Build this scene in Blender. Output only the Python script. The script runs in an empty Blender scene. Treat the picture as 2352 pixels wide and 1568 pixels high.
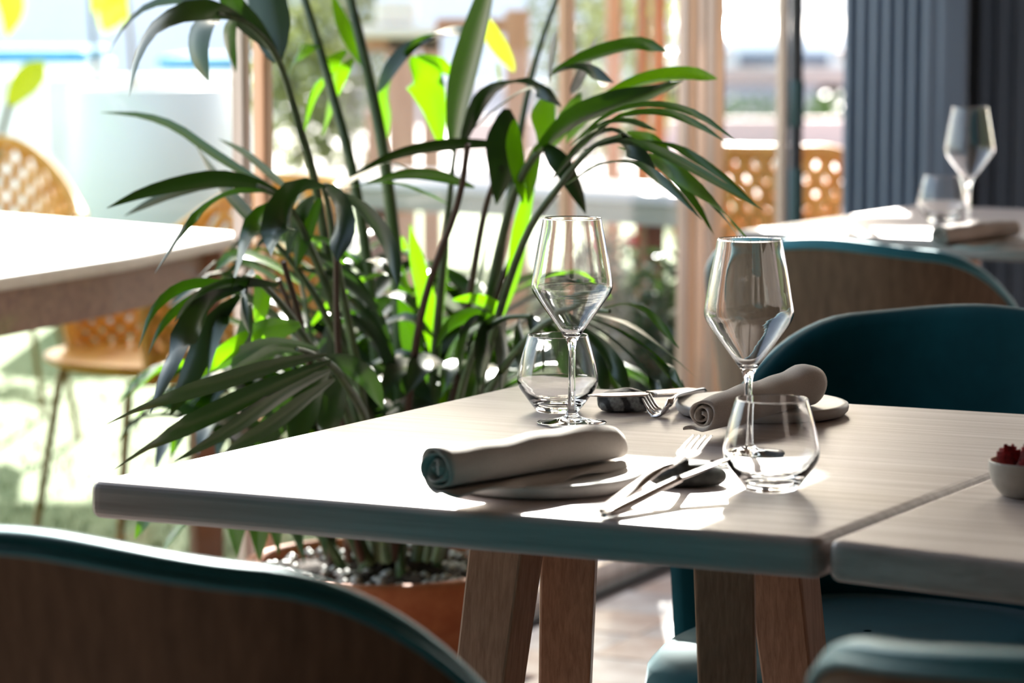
import bpy, bmesh, math, random
from mathutils import Vector, Matrix, noise
random.seed(7)
R = math.radians
C = bpy.context.scene.collection
# ------------------------------------------------------------------ camera
F = 6800.0
CAMZ = 1.22
PITCH = R(6.49)
cd = bpy.data.cameras.new('camera')
cam = bpy.data.objects.new('camera', cd)
C.objects.link(cam)
cam.location = (0, 0, CAMZ)
cam.rotation_euler = (R(90) - PITCH, 0, 0)
cd.sensor_width = 36.0
cd.lens = 36.0 * F / 2352.0
cd.clip_start = 0.05
cd.clip_end = 200
cd.dof.use_dof = True
cd.dof.focus_distance = 3.26
cd.dof.aperture_fstop = 5.0
bpy.context.scene.camera = cam
# ------------------------------------------------------------------ light
SUN_AZ, SUN_EL = R(0.5), R(28)
S = Vector((math.sin(SUN_AZ) * math.cos(SUN_EL), math.cos(SUN_AZ) * math.cos(SUN_EL), math.sin(SUN_EL)))
w = bpy.data.worlds.new('sky')
bpy.context.scene.world = w
w.use_nodes = True
nt = w.node_tree
bg = nt.nodes['Background']
sky = nt.nodes.new('ShaderNodeTexSky')
sky.sky_type = 'NISHITA'
sky.sun_disc = False
sky.sun_elevation = SUN_EL
sky.sun_rotation = SUN_AZ
sky.air_density = 1.3
sky.dust_density = 2.5
hsv = nt.nodes.new('ShaderNodeHueSaturation')
hsv.inputs['Saturation'].default_value = .8
nt.links.new(sky.outputs[0], hsv.inputs['Color'])
nt.links.new(hsv.outputs[0], bg.inputs[0])
bg.inputs[1].default_value = 0.40
sd = bpy.data.lights.new('sun', 'SUN')
sd.energy = 15.0
sd.angle = R(0.6)
sd.color = (1.0, 0.955, 0.90)
sun = bpy.data.objects.new('sun', sd)
C.objects.link(sun)
sun.rotation_euler = S.to_track_quat('Z', 'Y').to_euler()
vs = bpy.context.scene.view_settings
vs.view_transform = 'Standard'
vs.look = 'None'
vs.gamma = 1
vs.use_curve_mapping = False
vs.exposure = 0.92
bpy.context.scene.cycles.max_bounces = 14
bpy.context.scene.cycles.transparent_max_bounces = 24
bpy.context.scene.cycles.transmission_bounces = 14
# ------------------------------------------------------------------ helpers
cp, sp = math.cos(PITCH), math.sin(PITCH)


def ray(px, py):
    a, b = (px - 1176) / F, (784 - py) / F
    return Vector((a, cp + b * sp, -sp + b * cp))


def at(px, py, D):
    d = ray(px, py)
    return Vector((0, 0, CAMZ)) + d * (D / d.y)


def on(px, py, z):
    d = ray(px, py)
    return Vector((0, 0, CAMZ)) + d * ((z - CAMZ) / d.z)


def srgb(r, g, b):
    def f(c):
        c /= 255.0
        return c / 12.92 if c <= .04045 else ((c + .055) / 1.055) ** 2.4
    return (f(r), f(g), f(b), 1)


def tag(o, label, cat, group=None):
    o['label'] = label
    o['category'] = cat
    if group:
        o['group'] = group
    return o


def thing(name, label, cat, loc=(0, 0, 0), rz=0, group=None):
    o = bpy.data.objects.new(name, None)
    o.empty_display_size = .05
    C.objects.link(o)
    o.location = loc
    o.rotation_euler = (0, 0, rz)
    return tag(o, label, cat, group)


def struct(o):
    o['kind'] = 'structure'
    return o


def mesh(name, verts, faces, mat, parent=None, smooth=True, loc=None, rz=0.0):
    me = bpy.data.meshes.new(name)
    me.from_pydata([tuple(v) for v in verts], [], faces)
    me.update()
    if smooth:
        me.polygons.foreach_set('use_smooth', [True] * len(me.polygons))
    o = bpy.data.objects.new(name, me)
    C.objects.link(o)
    if mat:
        me.materials.append(mat)
    if parent:
        o.parent = parent
    if loc is not None:
        o.location = loc
    if rz:
        o.rotation_euler = (0, 0, rz)
    return o


def dup_tree(root, loc, rz, label=None, group=None, sc=None):
    r = root.copy()
    C.objects.link(r)
    r.location = loc
    r.rotation_euler = (0, 0, rz)
    if sc:
        r.scale = sc
    if label:
        r['label'] = label
    if group:
        r['group'] = group
    for ch in list(root.children):
        c = ch.copy()
        C.objects.link(c)
        c.parent = r
        for g in list(ch.children):
            d = g.copy()
            C.objects.link(d)
            d.parent = c
    return r


class G:
    """collects verts and faces"""

    def __init__(s):
        s.v, s.f = [], []

    def add(s, vv, ff):
        n = len(s.v)
        s.v += [Vector(p) for p in vv]
        s.f += [[i + n for i in q] for q in ff]

    def grid(s, rows, closed=False, flip=False):
        n = len(s.v)
        k = len(rows[0])
        for r in rows:
            s.v += [Vector(p) for p in r]
        for i in range(len(rows) - 1):
            for j in range(k if closed else k - 1):
                a, b = n + i * k + j, n + i * k + (j + 1) % k
                c, d = b + k, a + k
                s.f.append([d, c, b, a] if flip else [a, b, c, d])

    def box(s, c, h, rz=0, taper=1.0):
        m = Matrix.Rotation(rz, 3, 'Z')
        vv = []
        for z in (-1, 1):
            t = 1 if z < 0 else taper
            for x, y in ((-1, -1), (1, -1), (1, 1), (-1, 1)):
                vv.append(Vector(c) + m @ Vector((x * h[0] * t, y * h[1] * t, z * h[2])))
        s.add(vv, [[3, 2, 1, 0], [4, 5, 6, 7], [0, 1, 5, 4], [1, 2, 6, 5], [2, 3, 7, 6], [3, 0, 4, 7]])

    def tube(s, pts, r, n=8, cap=True, closed=False):
        pts = [Vector(p) for p in pts]
        rr = r if isinstance(r, (list, tuple)) else [r] * len(pts)
        rows = []
        up = None
        L = len(pts)
        for i, p in enumerate(pts):
            a, b = pts[i - 1] if (i > 0 or closed) else p, pts[(i + 1) % L] if (i < L - 1 or closed) else p
            t = (b - a).normalized()
            if up is None:
                up = Vector((0, 0, 1)) if abs(t.z) < .9 else Vector((1, 0, 0))
            x = t.cross(up).normalized()
            up = x.cross(t).normalized()
            rows.append([p + (x * math.cos(2 * math.pi * k / n) + up * math.sin(2 * math.pi * k / n)) * rr[i] for k in range(n)])
        if closed:
            rows.append(rows[0])
        base = len(s.v)
        s.grid(rows, closed=True)
        if cap and not closed:
            s.f.append([base + k for k in range(n)])
            e = base + (len(rows) - 1) * n
            s.f.append([e + k for k in reversed(range(n))])

    def lathe(s, prof, n=48, c=(0, 0, 0)):
        rows = []
        for r, z in prof:
            rows.append([(c[0] + r * math.cos(2 * math.pi * k / n), c[1] + r * math.sin(2 * math.pi * k / n), c[2] + z) for k in range(n)])
        s.grid(rows, closed=True)

    def prism(s, poly, z0, z1):
        k = len(poly)
        n = len(s.v)
        s.v += [Vector((p[0], p[1], z0)) for p in poly] + [Vector((p[0], p[1], z1)) for p in poly]
        s.f.append([n + i for i in reversed(range(k))])
        s.f.append([n + k + i for i in range(k)])
        for i in range(k):
            j = (i + 1) % k
            s.f.append([n + i, n + j, n + k + j, n + k + i])

    def obj(s, name, mat, parent=None, smooth=True, loc=None, rz=0.0):
        return mesh(name, s.v, s.f, mat, parent, smooth, loc, rz)


def bevel(o, w_, seg=3, ang=35):
    m = o.modifiers.new('bevel', 'BEVEL')
    m.width = w_
    m.segments = seg
    m.limit_method = 'ANGLE'
    m.angle_limit = R(ang)
    return o


def subsurf(o, n=1):
    m = o.modifiers.new('sub', 'SUBSURF')
    m.levels = m.render_levels = n
    return o


def spline(pts, n):
    """Catmull-Rom through pts (Vectors) -> n samples"""
    P = [Vector(p) for p in pts]
    P = [P[0] * 2 - P[1]] + P + [P[-1] * 2 - P[-2]]
    out = []
    segs = len(P) - 3
    for i in range(n):
        t = i / (n - 1) * segs
        k = min(int(t), segs - 1)
        t -= k
        a, b, c, d = P[k:k + 4]
        out.append(.5 * ((2 * b) + (c - a) * t + (2 * a - 5 * b + 4 * c - d) * t * t + (3 * b - a - 3 * c + d) * t ** 3))
    return out


# ------------------------------------------------------------------ materials
def mat(name, col, rough=.5, metal=0., spec=.5, **kw):
    m = bpy.data.materials.new(name)
    m.use_nodes = True
    b = m.node_tree.nodes['Principled BSDF']
    b.inputs['Base Color'].default_value = col
    b.inputs['Roughness'].default_value = rough
    b.inputs['Metallic'].default_value = metal
    b.inputs['Specular IOR Level'].default_value = spec
    for k, v in kw.items():
        b.inputs[k.replace('_', ' ')].default_value = v
    return m


def noisy(m, c1, c2, scale=(8, 8, 8), detail=5, lo=.35, hi=.65, bump=0., rough=.6, dist=0.):
    """mix two colours by stretched noise in object space"""
    t = m.node_tree
    b = t.nodes['Principled BSDF']
    tc = t.nodes.new('ShaderNodeTexCoord')
    mp = t.nodes.new('ShaderNodeMapping')
    mp.inputs['Scale'].default_value = scale
    nz = t.nodes.new('ShaderNodeTexNoise')
    nz.inputs['Scale'].default_value = 1
    nz.inputs['Detail'].default_value = detail
    nz.inputs['Roughness'].default_value = rough
    nz.inputs['Distortion'].default_value = dist
    cr = t.nodes.new('ShaderNodeValToRGB')
    cr.color_ramp.elements[0].position = lo
    cr.color_ramp.elements[1].position = hi
    cr.color_ramp.elements[0].color = c1
    cr.color_ramp.elements[1].color = c2
    t.links.new(tc.outputs['Object'], mp.inputs['Vector'])
    t.links.new(mp.outputs[0], nz.inputs['Vector'])
    t.links.new(nz.outputs['Fac'], cr.inputs[0])
    t.links.new(cr.outputs[0], b.inputs['Base Color'])
    if bump:
        bp = t.nodes.new('ShaderNodeBump')
        bp.inputs['Strength'].default_value = bump
        bp.inputs['Distance'].default_value = .002
        t.links.new(nz.outputs['Fac'], bp.inputs['Height'])
        t.links.new(bp.outputs[0], b.inputs['Normal'])
    return m


def woodmat(name, c1, c2, scale, rough=.5, bump=.15, lo=.35, hi=.65):
    return noisy(mat(name, c1, rough), c1, c2, scale, 8, lo, hi, bump, .65, .3)


M = {}
M['table'] = woodmat('pale_ash_wood', srgb(168, 154, 148), srgb(198, 187, 183), (3, 90, 90), .42, .12)
M['leg'] = woodmat('beech_leg_wood', srgb(144, 106, 82), srgb(176, 138, 112), (220, 220, 6), .5, .15)
M['orangewood'] = woodmat('orange_cedar', srgb(170, 116, 84), srgb(196, 148, 116), (30, 30, 3), .5, .1)
M['redwood'] = woodmat('red_brown_wood', srgb(112, 66, 44), srgb(142, 88, 60), (40, 40, 3), .5, .1)
M['outwood'] = woodmat('brown_outdoor_wood', srgb(124, 86, 68), srgb(152, 114, 92), (3, 60, 60), .55, .1)
M['outtop'] = woodmat('pale_outdoor_top', srgb(205, 190, 176), srgb(222, 208, 196), (3, 60, 60), .5, .1)


def velvet(name, c):
    m = noisy(mat(name, c, .7, 0, .12), tuple(x * .75 for x in c[:3]) + (1,), tuple(x * 1.2 for x in c[:3]) + (1,), (9, 9, 9), 4, .3, .7)
    b = m.node_tree.nodes['Principled BSDF']
    b.inputs['Sheen Weight'].default_value = .22
    b.inputs['Sheen Roughness'].default_value = .3
    b.inputs['Sheen Tint'].default_value = (.8, .95, 1, 1)
    return m


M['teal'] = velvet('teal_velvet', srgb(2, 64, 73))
M['rim'] = velvet('teal_velvet_lit_edge', srgb(34, 120, 136))  # lighter copy of the velvet, sun highlight of the rims in its colour
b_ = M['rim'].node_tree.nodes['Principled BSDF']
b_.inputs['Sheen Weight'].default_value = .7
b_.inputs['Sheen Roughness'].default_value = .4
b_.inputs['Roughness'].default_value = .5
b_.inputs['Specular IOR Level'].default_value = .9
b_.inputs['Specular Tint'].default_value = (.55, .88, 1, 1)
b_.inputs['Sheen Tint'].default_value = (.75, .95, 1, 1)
M['shell'] = noisy(mat('brown_textile_shell', srgb(110, 90, 72), .75), srgb(100, 82, 66), srgb(126, 104, 84), (90, 90, 14), 4, .3, .7, .2)
M['napkin'] = noisy(mat('linen', srgb(188, 176, 166), .9), srgb(182, 170, 160), srgb(200, 190, 181), (900, 900, 900), 2, .3, .7, .35)
b_ = M['napkin'].node_tree.nodes['Principled BSDF']
b_.inputs['Sheen Weight'].default_value = .3
M['plate'] = noisy(mat('stoneware', srgb(205, 203, 200), .45), srgb(198, 196, 193), srgb(212, 210, 207), (40, 40, 40), 3)
M['steel'] = mat('brushed_steel', (.62, .58, .56, 1), .24, 1.0)
M['concrete'] = noisy(mat('concrete', srgb(176, 168, 172), .8), srgb(164, 156, 160), srgb(186, 178, 182), (4, 4, 4), 6)
M['tile_a'] = noisy(mat('tile_sand', srgb(206, 178, 166), .3), srgb(192, 160, 146), srgb(216, 196, 186), (9, 9, 9), 4, .4, .6)
M['tile_b'] = noisy(mat('tile_grey', srgb(200, 190, 190), .3), srgb(184, 170, 168), srgb(212, 204, 204), (9, 9, 9), 4, .4, .6)
M['grout'] = mat('grout', srgb(120, 108, 104), .8)
M['turf'] = noisy(mat('turf', srgb(100, 120, 66), .9), srgb(80, 102, 52), srgb(118, 132, 82), (20, 20, 20), 6)
M['pave'] = noisy(mat('pale_paving', srgb(176, 160, 156), .8), srgb(166, 150, 146), srgb(186, 172, 168), (.6, .6, .6), 5)
M['terracotta'] = noisy(mat('terracotta', srgb(178, 98, 56), .7), srgb(166, 88, 48), srgb(190, 112, 68), (18, 18, 18), 5)
M['soil'] = noisy(mat('soil', srgb(50, 36, 28), .95), srgb(34, 24, 18), srgb(74, 56, 44), (60, 60, 60), 5, bump=.6)
M['pebble'] = mat('pale_pebble', srgb(190, 186, 180), .35)
M['white'] = noisy(mat('white_render', srgb(226, 228, 230), .75), srgb(220, 222, 226), srgb(232, 233, 234), (3, 3, 3), 3)
M['whiteplastic'] = mat('white_fibreglass', srgb(222, 226, 230), .4)
M['yellow'] = noisy(mat('mustard_resin', srgb(206, 150, 52), .45), srgb(196, 136, 40), srgb(216, 164, 66), (20, 20, 20), 3)
M['orangecord'] = noisy(mat('amber_resin', srgb(208, 140, 58), .45), srgb(200, 126, 46), srgb(216, 154, 72), (20, 20, 20), 3)
M['brass'] = mat('olive_metal', srgb(120, 96, 50), .4, .6)
M['blue'] = noisy(mat('blue_canvas', srgb(70, 140, 176), .8), srgb(62, 130, 168), srgb(80, 152, 186), (10, 10, 10), 3)
M['darkblue'] = noisy(mat('blue_grey_cladding', srgb(104, 124, 146), .36, .1), srgb(98, 118, 140), srgb(112, 132, 154), (6, 6, 1), 4)
M['black'] = mat('black_metal', srgb(26, 30, 32), .4, .3)
M['tealdark'] = mat('dark_teal_paint', srgb(16, 60, 66), .5)
M['alu'] = noisy(mat('pale_aluminium', srgb(176, 160, 150), .28, .75), srgb(150, 132, 120), srgb(200, 188, 182), (60, 60, .8), 4)
M['woodreflect'] = noisy(mat('wood_reflection_profile', srgb(196, 160, 132), .3, .3), srgb(176, 134, 104), srgb(214, 184, 156), (60, 60, .8), 4)  # reflection of wood in the glass edges, put into the profile colour
M['ceil'] = mat('ceiling_paint', srgb(122, 106, 92), .8)
M['darkwall'] = mat('dark_wall', srgb(92, 76, 62), .8)
M['greytop'] = noisy(mat('pale_grey_top', srgb(196, 198, 206), .35), srgb(188, 190, 198), srgb(206, 208, 214), (5, 5, 5), 3)
M['greyfront'] = mat('grey_front', srgb(150, 150, 142), .5)
M['red'] = noisy(mat('dried_red', srgb(150, 18, 28), .6), srgb(110, 8, 16), srgb(186, 36, 44), (200, 200, 200), 4)
M['cream'] = noisy(mat('cream_ceramic', srgb(206, 198, 186), .5), srgb(196, 188, 176), srgb(214, 207, 196), (40, 40, 40), 4, bump=.2)
M['carwhite'] = mat('white_car_paint', srgb(232, 230, 226), .2, 0, .6)
M['carglass'] = mat('car_glass', srgb(90, 100, 118), .1)
M['tyre'] = mat('tyre', srgb(24, 24, 26), .8)
M['facade'] = noisy(mat('pale_facade', srgb(236, 236, 242), .85), srgb(230, 231, 240), srgb(240, 240, 245), (.4, .4, .4), 4)
M['stem'] = noisy(mat('palm_stem', srgb(60, 84, 48), .45), srgb(48, 70, 40), srgb(84, 104, 62), (30, 30, 5), 4)
M['stemdry'] = mat('dry_stem', srgb(74, 52, 40), .6)
M['whitefab'] = mat('white_canvas', srgb(236, 234, 230), .9)
M['flowerred'] = mat('red_petals', srgb(200, 40, 50), .6)


def leafmat(name, c, ct, trans=.5, rough=.32):
    m = bpy.data.materials.new(name)
    m.use_nodes = True
    t = m.node_tree
    b = t.nodes['Principled BSDF']
    out = t.nodes['Material Output']
    b.inputs['Roughness'].default_value = rough
    b.inputs['Specular IOR Level'].default_value = .55
    oi = t.nodes.new('ShaderNodeObjectInfo')
    hs = t.nodes.new('ShaderNodeHueSaturation')
    mr = t.nodes.new('ShaderNodeMapRange')
    mr.inputs['To Min'].default_value = .65
    mr.inputs['To Max'].default_value = 1.35
    t.links.new(oi.outputs['Random'], mr.inputs['Value'])
    t.links.new(mr.outputs[0], hs.inputs['Value'])
    hs.inputs['Color'].default_value = c
    tc = t.nodes.new('ShaderNodeTexCoord')
    wv = t.nodes.new('ShaderNodeTexNoise')
    wv.inputs['Scale'].default_value = 40
    mx = t.nodes.new('ShaderNodeMixRGB')
    mx.blend_type = 'MULTIPLY'
    mx.inputs[0].default_value = .3
    t.links.new(tc.outputs['Object'], wv.inputs['Vector'])
    t.links.new(hs.outputs[0], mx.inputs[1])
    t.links.new(wv.outputs['Fac'], mx.inputs[2])
    t.links.new(mx.outputs[0], b.inputs['Base Color'])
    tr = t.nodes.new('ShaderNodeBsdfTranslucent')
    tr.inputs[0].default_value = ct
    ms = t.nodes.new('ShaderNodeMixShader')
    ms.inputs[0].default_value = trans
    t.links.new(b.outputs[0], ms.inputs[1])
    t.links.new(tr.outputs[0], ms.inputs[2])
    t.links.new(ms.outputs[0], out.inputs[0])
    return m


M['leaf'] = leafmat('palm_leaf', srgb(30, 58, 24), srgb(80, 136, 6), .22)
M['leafdark'] = leafmat('palm_leaf_dark', srgb(38, 58, 38), srgb(54, 90, 14), .12)  # darker front leaves; base greyed to stand in for sky sheen
M['leafbright'] = leafmat('palm_leaf_backlit', srgb(50, 92, 20), srgb(112, 172, 6), .45)  # brighter copy of the palm leaf, backlight put into its colour
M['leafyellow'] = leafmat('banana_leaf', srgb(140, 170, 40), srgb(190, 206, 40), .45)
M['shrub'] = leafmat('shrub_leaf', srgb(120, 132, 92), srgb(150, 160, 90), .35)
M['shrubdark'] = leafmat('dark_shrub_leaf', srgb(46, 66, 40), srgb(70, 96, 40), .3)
M['yellowflower'] = leafmat('yellow_petal', srgb(240, 220, 60), srgb(250, 230, 60), .5)


def glassmat(name, col=(1, 1, 1, 1), ior=1.5):
    m = bpy.data.materials.new(name)
    m.use_nodes = True
    t = m.node_tree
    t.nodes.remove(t.nodes['Principled BSDF'])
    g = t.nodes.new('ShaderNodeBsdfGlass')
    g.inputs['Color'].default_value = col
    g.inputs['Roughness'].default_value = 0
    g.inputs['IOR'].default_value = ior
    t.links.new(g.outputs[0], t.nodes['Material Output'].inputs[0])
    return m


def panemat(name):
    m = bpy.data.materials.new(name)
    m.use_nodes = True
    t = m.node_tree
    t.nodes.remove(t.nodes['Principled BSDF'])
    a = t.nodes.new('ShaderNodeBsdfTransparent')
    a.inputs[0].default_value = (.95, .97, .96, 1)
    g = t.nodes.new('ShaderNodeBsdfGlossy')
    g.inputs['Roughness'].default_value = .02
    fr = t.nodes.new('ShaderNodeLayerWeight')
    pw = t.nodes.new('ShaderNodeMath')
    pw.operation = 'POWER'
    pw.inputs[1].default_value = 5
    ml = t.nodes.new('ShaderNodeMath')
    ml.operation = 'MULTIPLY_ADD'
    ml.inputs[1].default_value = .45
    ml.inputs[2].default_value = .02
    t.links.new(fr.outputs['Facing'], pw.inputs[0])
    t.links.new(pw.outputs[0], ml.inputs[0])
    ms = t.nodes.new('ShaderNodeMixShader')
    t.links.new(ml.outputs[0], ms.inputs[0])
    t.links.new(a.outputs[0], ms.inputs[1])
    t.links.new(g.outputs[0], ms.inputs[2])
    t.links.new(ms.outputs[0], t.nodes['Material Output'].inputs[0])
    return m


M['glass'] = glassmat('crystal')
M['pane'] = panemat('window_glass')

# ------------------------------------------------------------------ layout frame
TZ = .75
U = Vector((.902, -.432, 0)).normalized()
V = Vector((.470, .883, 0)).normalized()
AU = math.atan2(U.y, U.x)
AV = math.atan2(V.y, V.x)


def gline(D):          # the line of the glass front (x as a function of distance)
    return -2.94 + .51 * D


# ------------------------------------------------------------------ ground and room shell
g = G()
g.prism([(-60, -10), (60, -10), (60, 90), (-60, 90)], -.3, -.03)
struct(g.obj('ground', M['pave'], smooth=False))
g = G()
g.prism([(gline(-3), -3), (6, -3), (6, 12), (gline(12), 12)], -.03, -.006)
floor = struct(g.obj('floor', M['grout'], smooth=False))
k = 0
for i in range(-3, 7):
    for j in range(0, 13):
        p = Vector((.0, 5.0, 0)) + U * (i * .2) + V * (j * .2 - .4)
        if p.x < gline(p.y) + .17 or p.y < 4.7 or p.y > 7.4:
            continue
        g = G()
        g.box((0, 0, 0), (.0975, .0975, .003 + .0004 * ((i * 7 + j * 3) % 4)), 0)
        o = g.obj('tile', M['tile_a'] if (i + j) % 2 else M['tile_b'], floor, False, (p.x, p.y, -.003), AU)
# lawn outside, left of the glass
g = G()
g.prism([(-8, 4.0), (gline(4.0) - .45, 4.0), (gline(6.4) - .45, 6.4), (gline(9.4) - .45, 9.4), (gline(9.4) - .4, 20), (-8, 20)], -.03, 0)
lawn = struct(g.obj('lawn', M['turf'], smooth=False))
g = G()
for i in range(5000):
    y = random.uniform(5.6, 9.8)
    x = random.uniform(-1.9, min(gline(y) - .5, 1.2))
    a = random.uniform(0, 6.28)
    h = random.uniform(.015, .03)
    dx, dy = math.cos(a) * .003, math.sin(a) * .003
    lx, ly = random.uniform(-.01, .01), random.uniform(-.01, .01)
    g.add([(x - dx, y - dy, 0), (x + dx, y + dy, 0), (x + lx, y + ly, h)], [[0, 1, 2]])
o = g.obj('grass', M['turf'], lawn, False)
o['kind'] = 'stuff'
# concrete strip with the sliding track
g = G()
g.prism([(gline(3.5) - .45, 3.5), (gline(3.5), 3.5), (gline(9.4), 9.4), (gline(9.4) - .45, 9.4)], -.03, -.002)
struct(g.obj('trim_1', M['concrete'], smooth=False))
g = G()
a, b = Vector((gline(3.5), 3.5, 0)), Vector((gline(9.2), 9.2, 0))
g.box((a + b) / 2 + Vector((.0, 0, .0)), ((b - a).length / 2, .03, .006), math.atan2((b - a).y, (b - a).x))
struct(g.obj('trim_2', M['black'], smooth=False))
# ceiling: ends over the glass front
g = G()
g.prism([(gline(-3) - .15, -3), (6, -3), (6, 9.2), (gline(9.2) - .15, 9.2)], 2.75, 2.9)
struct(g.obj('ceiling', M['ceil'], smooth=False))
g = G()          # unseen flat canopy, added and shaped so its shade covers the table's far half
g.prism([(-.75, 7.06), (-.12, 6.77), (.18, 6.62), (.33, 6.55), (1.1, 6.2), (1.1, 7.45), (-.75, 7.45)], 2.60, 2.66)
struct(g.obj('shade_canopy', M['ceil'], smooth=False))
g = G()
g.prism([(-5, -3.1), (6, -3.1), (6, -3), (-5, -3)], 0, 2.75)
struct(g.obj('wall_front', M['darkwall'], smooth=False))
g = G()
g.prism([(6, -3), (6.1, -3), (6.1, 9.2), (6, 9.2)], 0, 2.75)
struct(g.obj('wall_right', M['darkwall'], smooth=False))
g = G()
g.prism([(gline(-3) - .1, -3.1), (gline(-3), -3.1), (gline(3.2), 3.2), (gline(3.2) - .1, 3.2)], 0, 2.75)
struct(g.obj('wall_side', M['darkwall'], smooth=False))  # unseen wall, added to cut the light reaching the near side


# corrugated cladding (a dark container wall), two faces with a recess between
def corrugated(name, p0, p1, pitch, depth, z1=2.75):
    p0, p1 = Vector(p0), Vector(p1)
    L = (p1 - p0).length
    t = (p1 - p0) / L
    nrm = Vector((t.y, -t.x, 0))
    g = G()
    n = int(L / pitch)
    pts = []
    for i in range(n):
        s0 = i * pitch
        for q, d in ((0, 0), (.42, 0), (.56, 1), (.86, 1)):
            pts.append(p0 + t * (s0 + q * pitch) + nrm * (d * depth))
    pts.append(p1)
    back = [p - nrm * .04 for p in (p1 - nrm * 0, p0)]
    poly = [(p.x, p.y) for p in pts] + [(p.x, p.y) for p in back]
    g.prism(poly, 0, z1)
    return struct(g.obj(name, M['darkblue'], smooth=False))


W0 = at(1936, 300, 7.25)
W1 = at(2158, 300, 7.05)
corrugated('wall_left', (W0.x, W0.y, 0), (W1.x, W1.y, 0), .0385, .022)
g = G()          # smooth corner post of the cladding
g.box((W1.x + .03, W1.y + .02, 1.375), (.035, .03, 1.375))
struct(bevel(g.obj('trim_3', M['darkblue'], smooth=False), .012))
W2 = at(2225, 300, 7.45)
W3 = at(2640, 300, 7.3)
g = G()
g.prism([(W1.x - .02, W1.y + .03), (W2.x + .03, W2.y - .01), (W2.x + .03, W2.y + .08), (W1.x - .02, W1.y + .12)], 0, 2.75)
struct(g.obj('wall_recess', M['black'], smooth=False))
corrugated('wall_far', (W2.x, W2.y, 0), (W3.x, W3.y, 0), .046, .016)


# ------------------------------------------------------------------ glass front: panes with vertical edge profiles
def glass_panel(n, Da, Db, off=0., prof=(1, 1), m='alu', pw=.02):
    A = Vector((gline(Da) - off, Da, 0))
    B = Vector((gline(Db) - off, Db, 0))
    L = (B - A).length
    a = math.atan2((B - A).y, (B - A).x)
    r = struct(thing('window_%d' % n, '', ''))
    del r['label'], r['category']
    r.location = (A + B) / 2
    r.rotation_euler = (0, 0, a)
    g = G()
    g.box((0, 0, 1.37), (L / 2, .004, 1.35))
    g.obj('pane', M['pane'], r, False)
    for sgn, f in zip((-1, 1), prof):
        if f:
            g = G()
            g.box((sgn * (L / 2), 0, 1.37), (pw, .012, 1.36))
            bevel(g.obj('edge_profile', M[m], r, False), .003)
    g = G()
    g.box((0, 0, .03), (L / 2, .011, .025))
    g.obj('bottom_rail', M['alu'], r, False)
    return r


glass_panel(1, 4.95, 5.98, 0, (1, 1), 'woodreflect', .014)
glass_panel(2, 6.0, 6.42, 0, (0, 0), 'alu')
glass_panel(3, 3.7, 4.89, 0, (0, 1), 'alu', .012)
for i in range(5):            # folded stack
    glass_panel(4 + i, 6.50 + i * .045, 6.515 + i * .045, 0, (1, 0), ('alu', 'woodreflect', 'alu', 'alu', 'woodreflect')[i], (.007, .004, .006, .004, .006)[i])
glass_panel(9, 6.72, 7.02, 0, (0, 1), 'alu', .014)
p = at(1828, 300, 7.1)
g = G()
g.tube([(0, 0, 0), (0, 0, 2.75)], .016, 14)
pole = thing('round_pole', 'slim black upright pole with two teal sleeves beside the glass edge', 'pole', (p.x, p.y, 0))
g.obj('shaft', M['black'], pole)
for z0, z1 in ((.45, .83), (.93, 1.04)):
    g = G()
    g.lathe([(.0165, z0), (.0195, z0 + .004), (.0195, z1 - .004), (.0165, z1)], 16)
    g.obj('sleeve', M['tealdark'], pole)


# ------------------------------------------------------------------ main tables
def slab(name, poly, z0, z1, m, parent, rnd=.012, corner=.03):
    """table top from a convex polygon with rounded corners, origin at parent"""
    pts = []
    k = len(poly)
    for i in range(k):
        p, a, b = Vector(poly[i]), Vector(poly[i - 1]), Vector(poly[(i + 1) % k])
        da, db = (a - p).normalized(), (b - p).normalized()
        for t in (0, .25, .5, .75, 1):
            q0, q1 = p + da * corner, p + db * corner
            pts.append((1 - t) ** 2 * q0 + 2 * t * (1 - t) * p + t * t * q1)
    g = G()
    g.prism([(p.x, p.y) for p in pts], z0, z1)
    o = g.obj(name, m, parent, False)
    mm = bevel(o, rnd, 4, 50)
    return o


def leg_mesh(p0, p1, w0, w1, rot):
    """square splayed leg from p0 (foot) to p1 (top)"""
    g = G()
    rows = []
    for p, w_ in ((p0, w0), (p1, w1)):
        rows.append([Vector(p) + Matrix.Rotation(rot, 3, 'Z') @ Vector((x * w_ / 2, y * w_ / 2, 0)) for x, y in ((-1, -1), (1, -1), (1, 1), (-1, 1))])
    g.grid(rows, closed=True)
    g.f += [[3, 2, 1, 0], [4, 5, 6, 7]]
    return g


NL = on(200, 1104, TZ)
SE = on(1884, 1238, TZ)
FL = on(1196, 880, TZ)
Lu = (SE - NL).dot(U)
Lv = (FL - NL).dot(V)
print('TABLE', NL, SE, FL, 'len', (SE - NL).length, (FL - NL).length, 'ang', math.degrees((SE - NL).angle(FL - NL)))
U = (SE - NL).normalized()
V = (FL - NL).normalized()
AU = math.atan2(U.y, U.x)


def dining_table(origin, poly, label, legs):
    t = thing('dining_table', label, 'table', origin, AU)
    slab('tabletop', poly, .712, TZ, M['table'], t, .013, .014)
    for (tu, tv, bu, bv, rot) in legs:
        bevel(leg_mesh((bu, bv, 0), (tu, tv, .7125), .046, .064, rot).obj('leg', M['leg'], t, False), .003, 2)
    g = G()
    cx = sum(l[0] for l in legs) / 4
    cy = sum(l[1] for l in legs) / 4
    g.box((cx, cy, .700), (.19, .13, .012))
    g.obj('leg_plate', M['leg'], t, False)
    return t


Rm = Matrix.Rotation(-AU, 3, 'Z')
W_ = (SE - NL).length
Vl = Rm @ V                     # local direction of the short side
D_ = (FL - NL).length
far = Vl * D_
cen = Vector((W_ / 2, 0, 0)) + far * .5
A_, B_ = .118, .075


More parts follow.
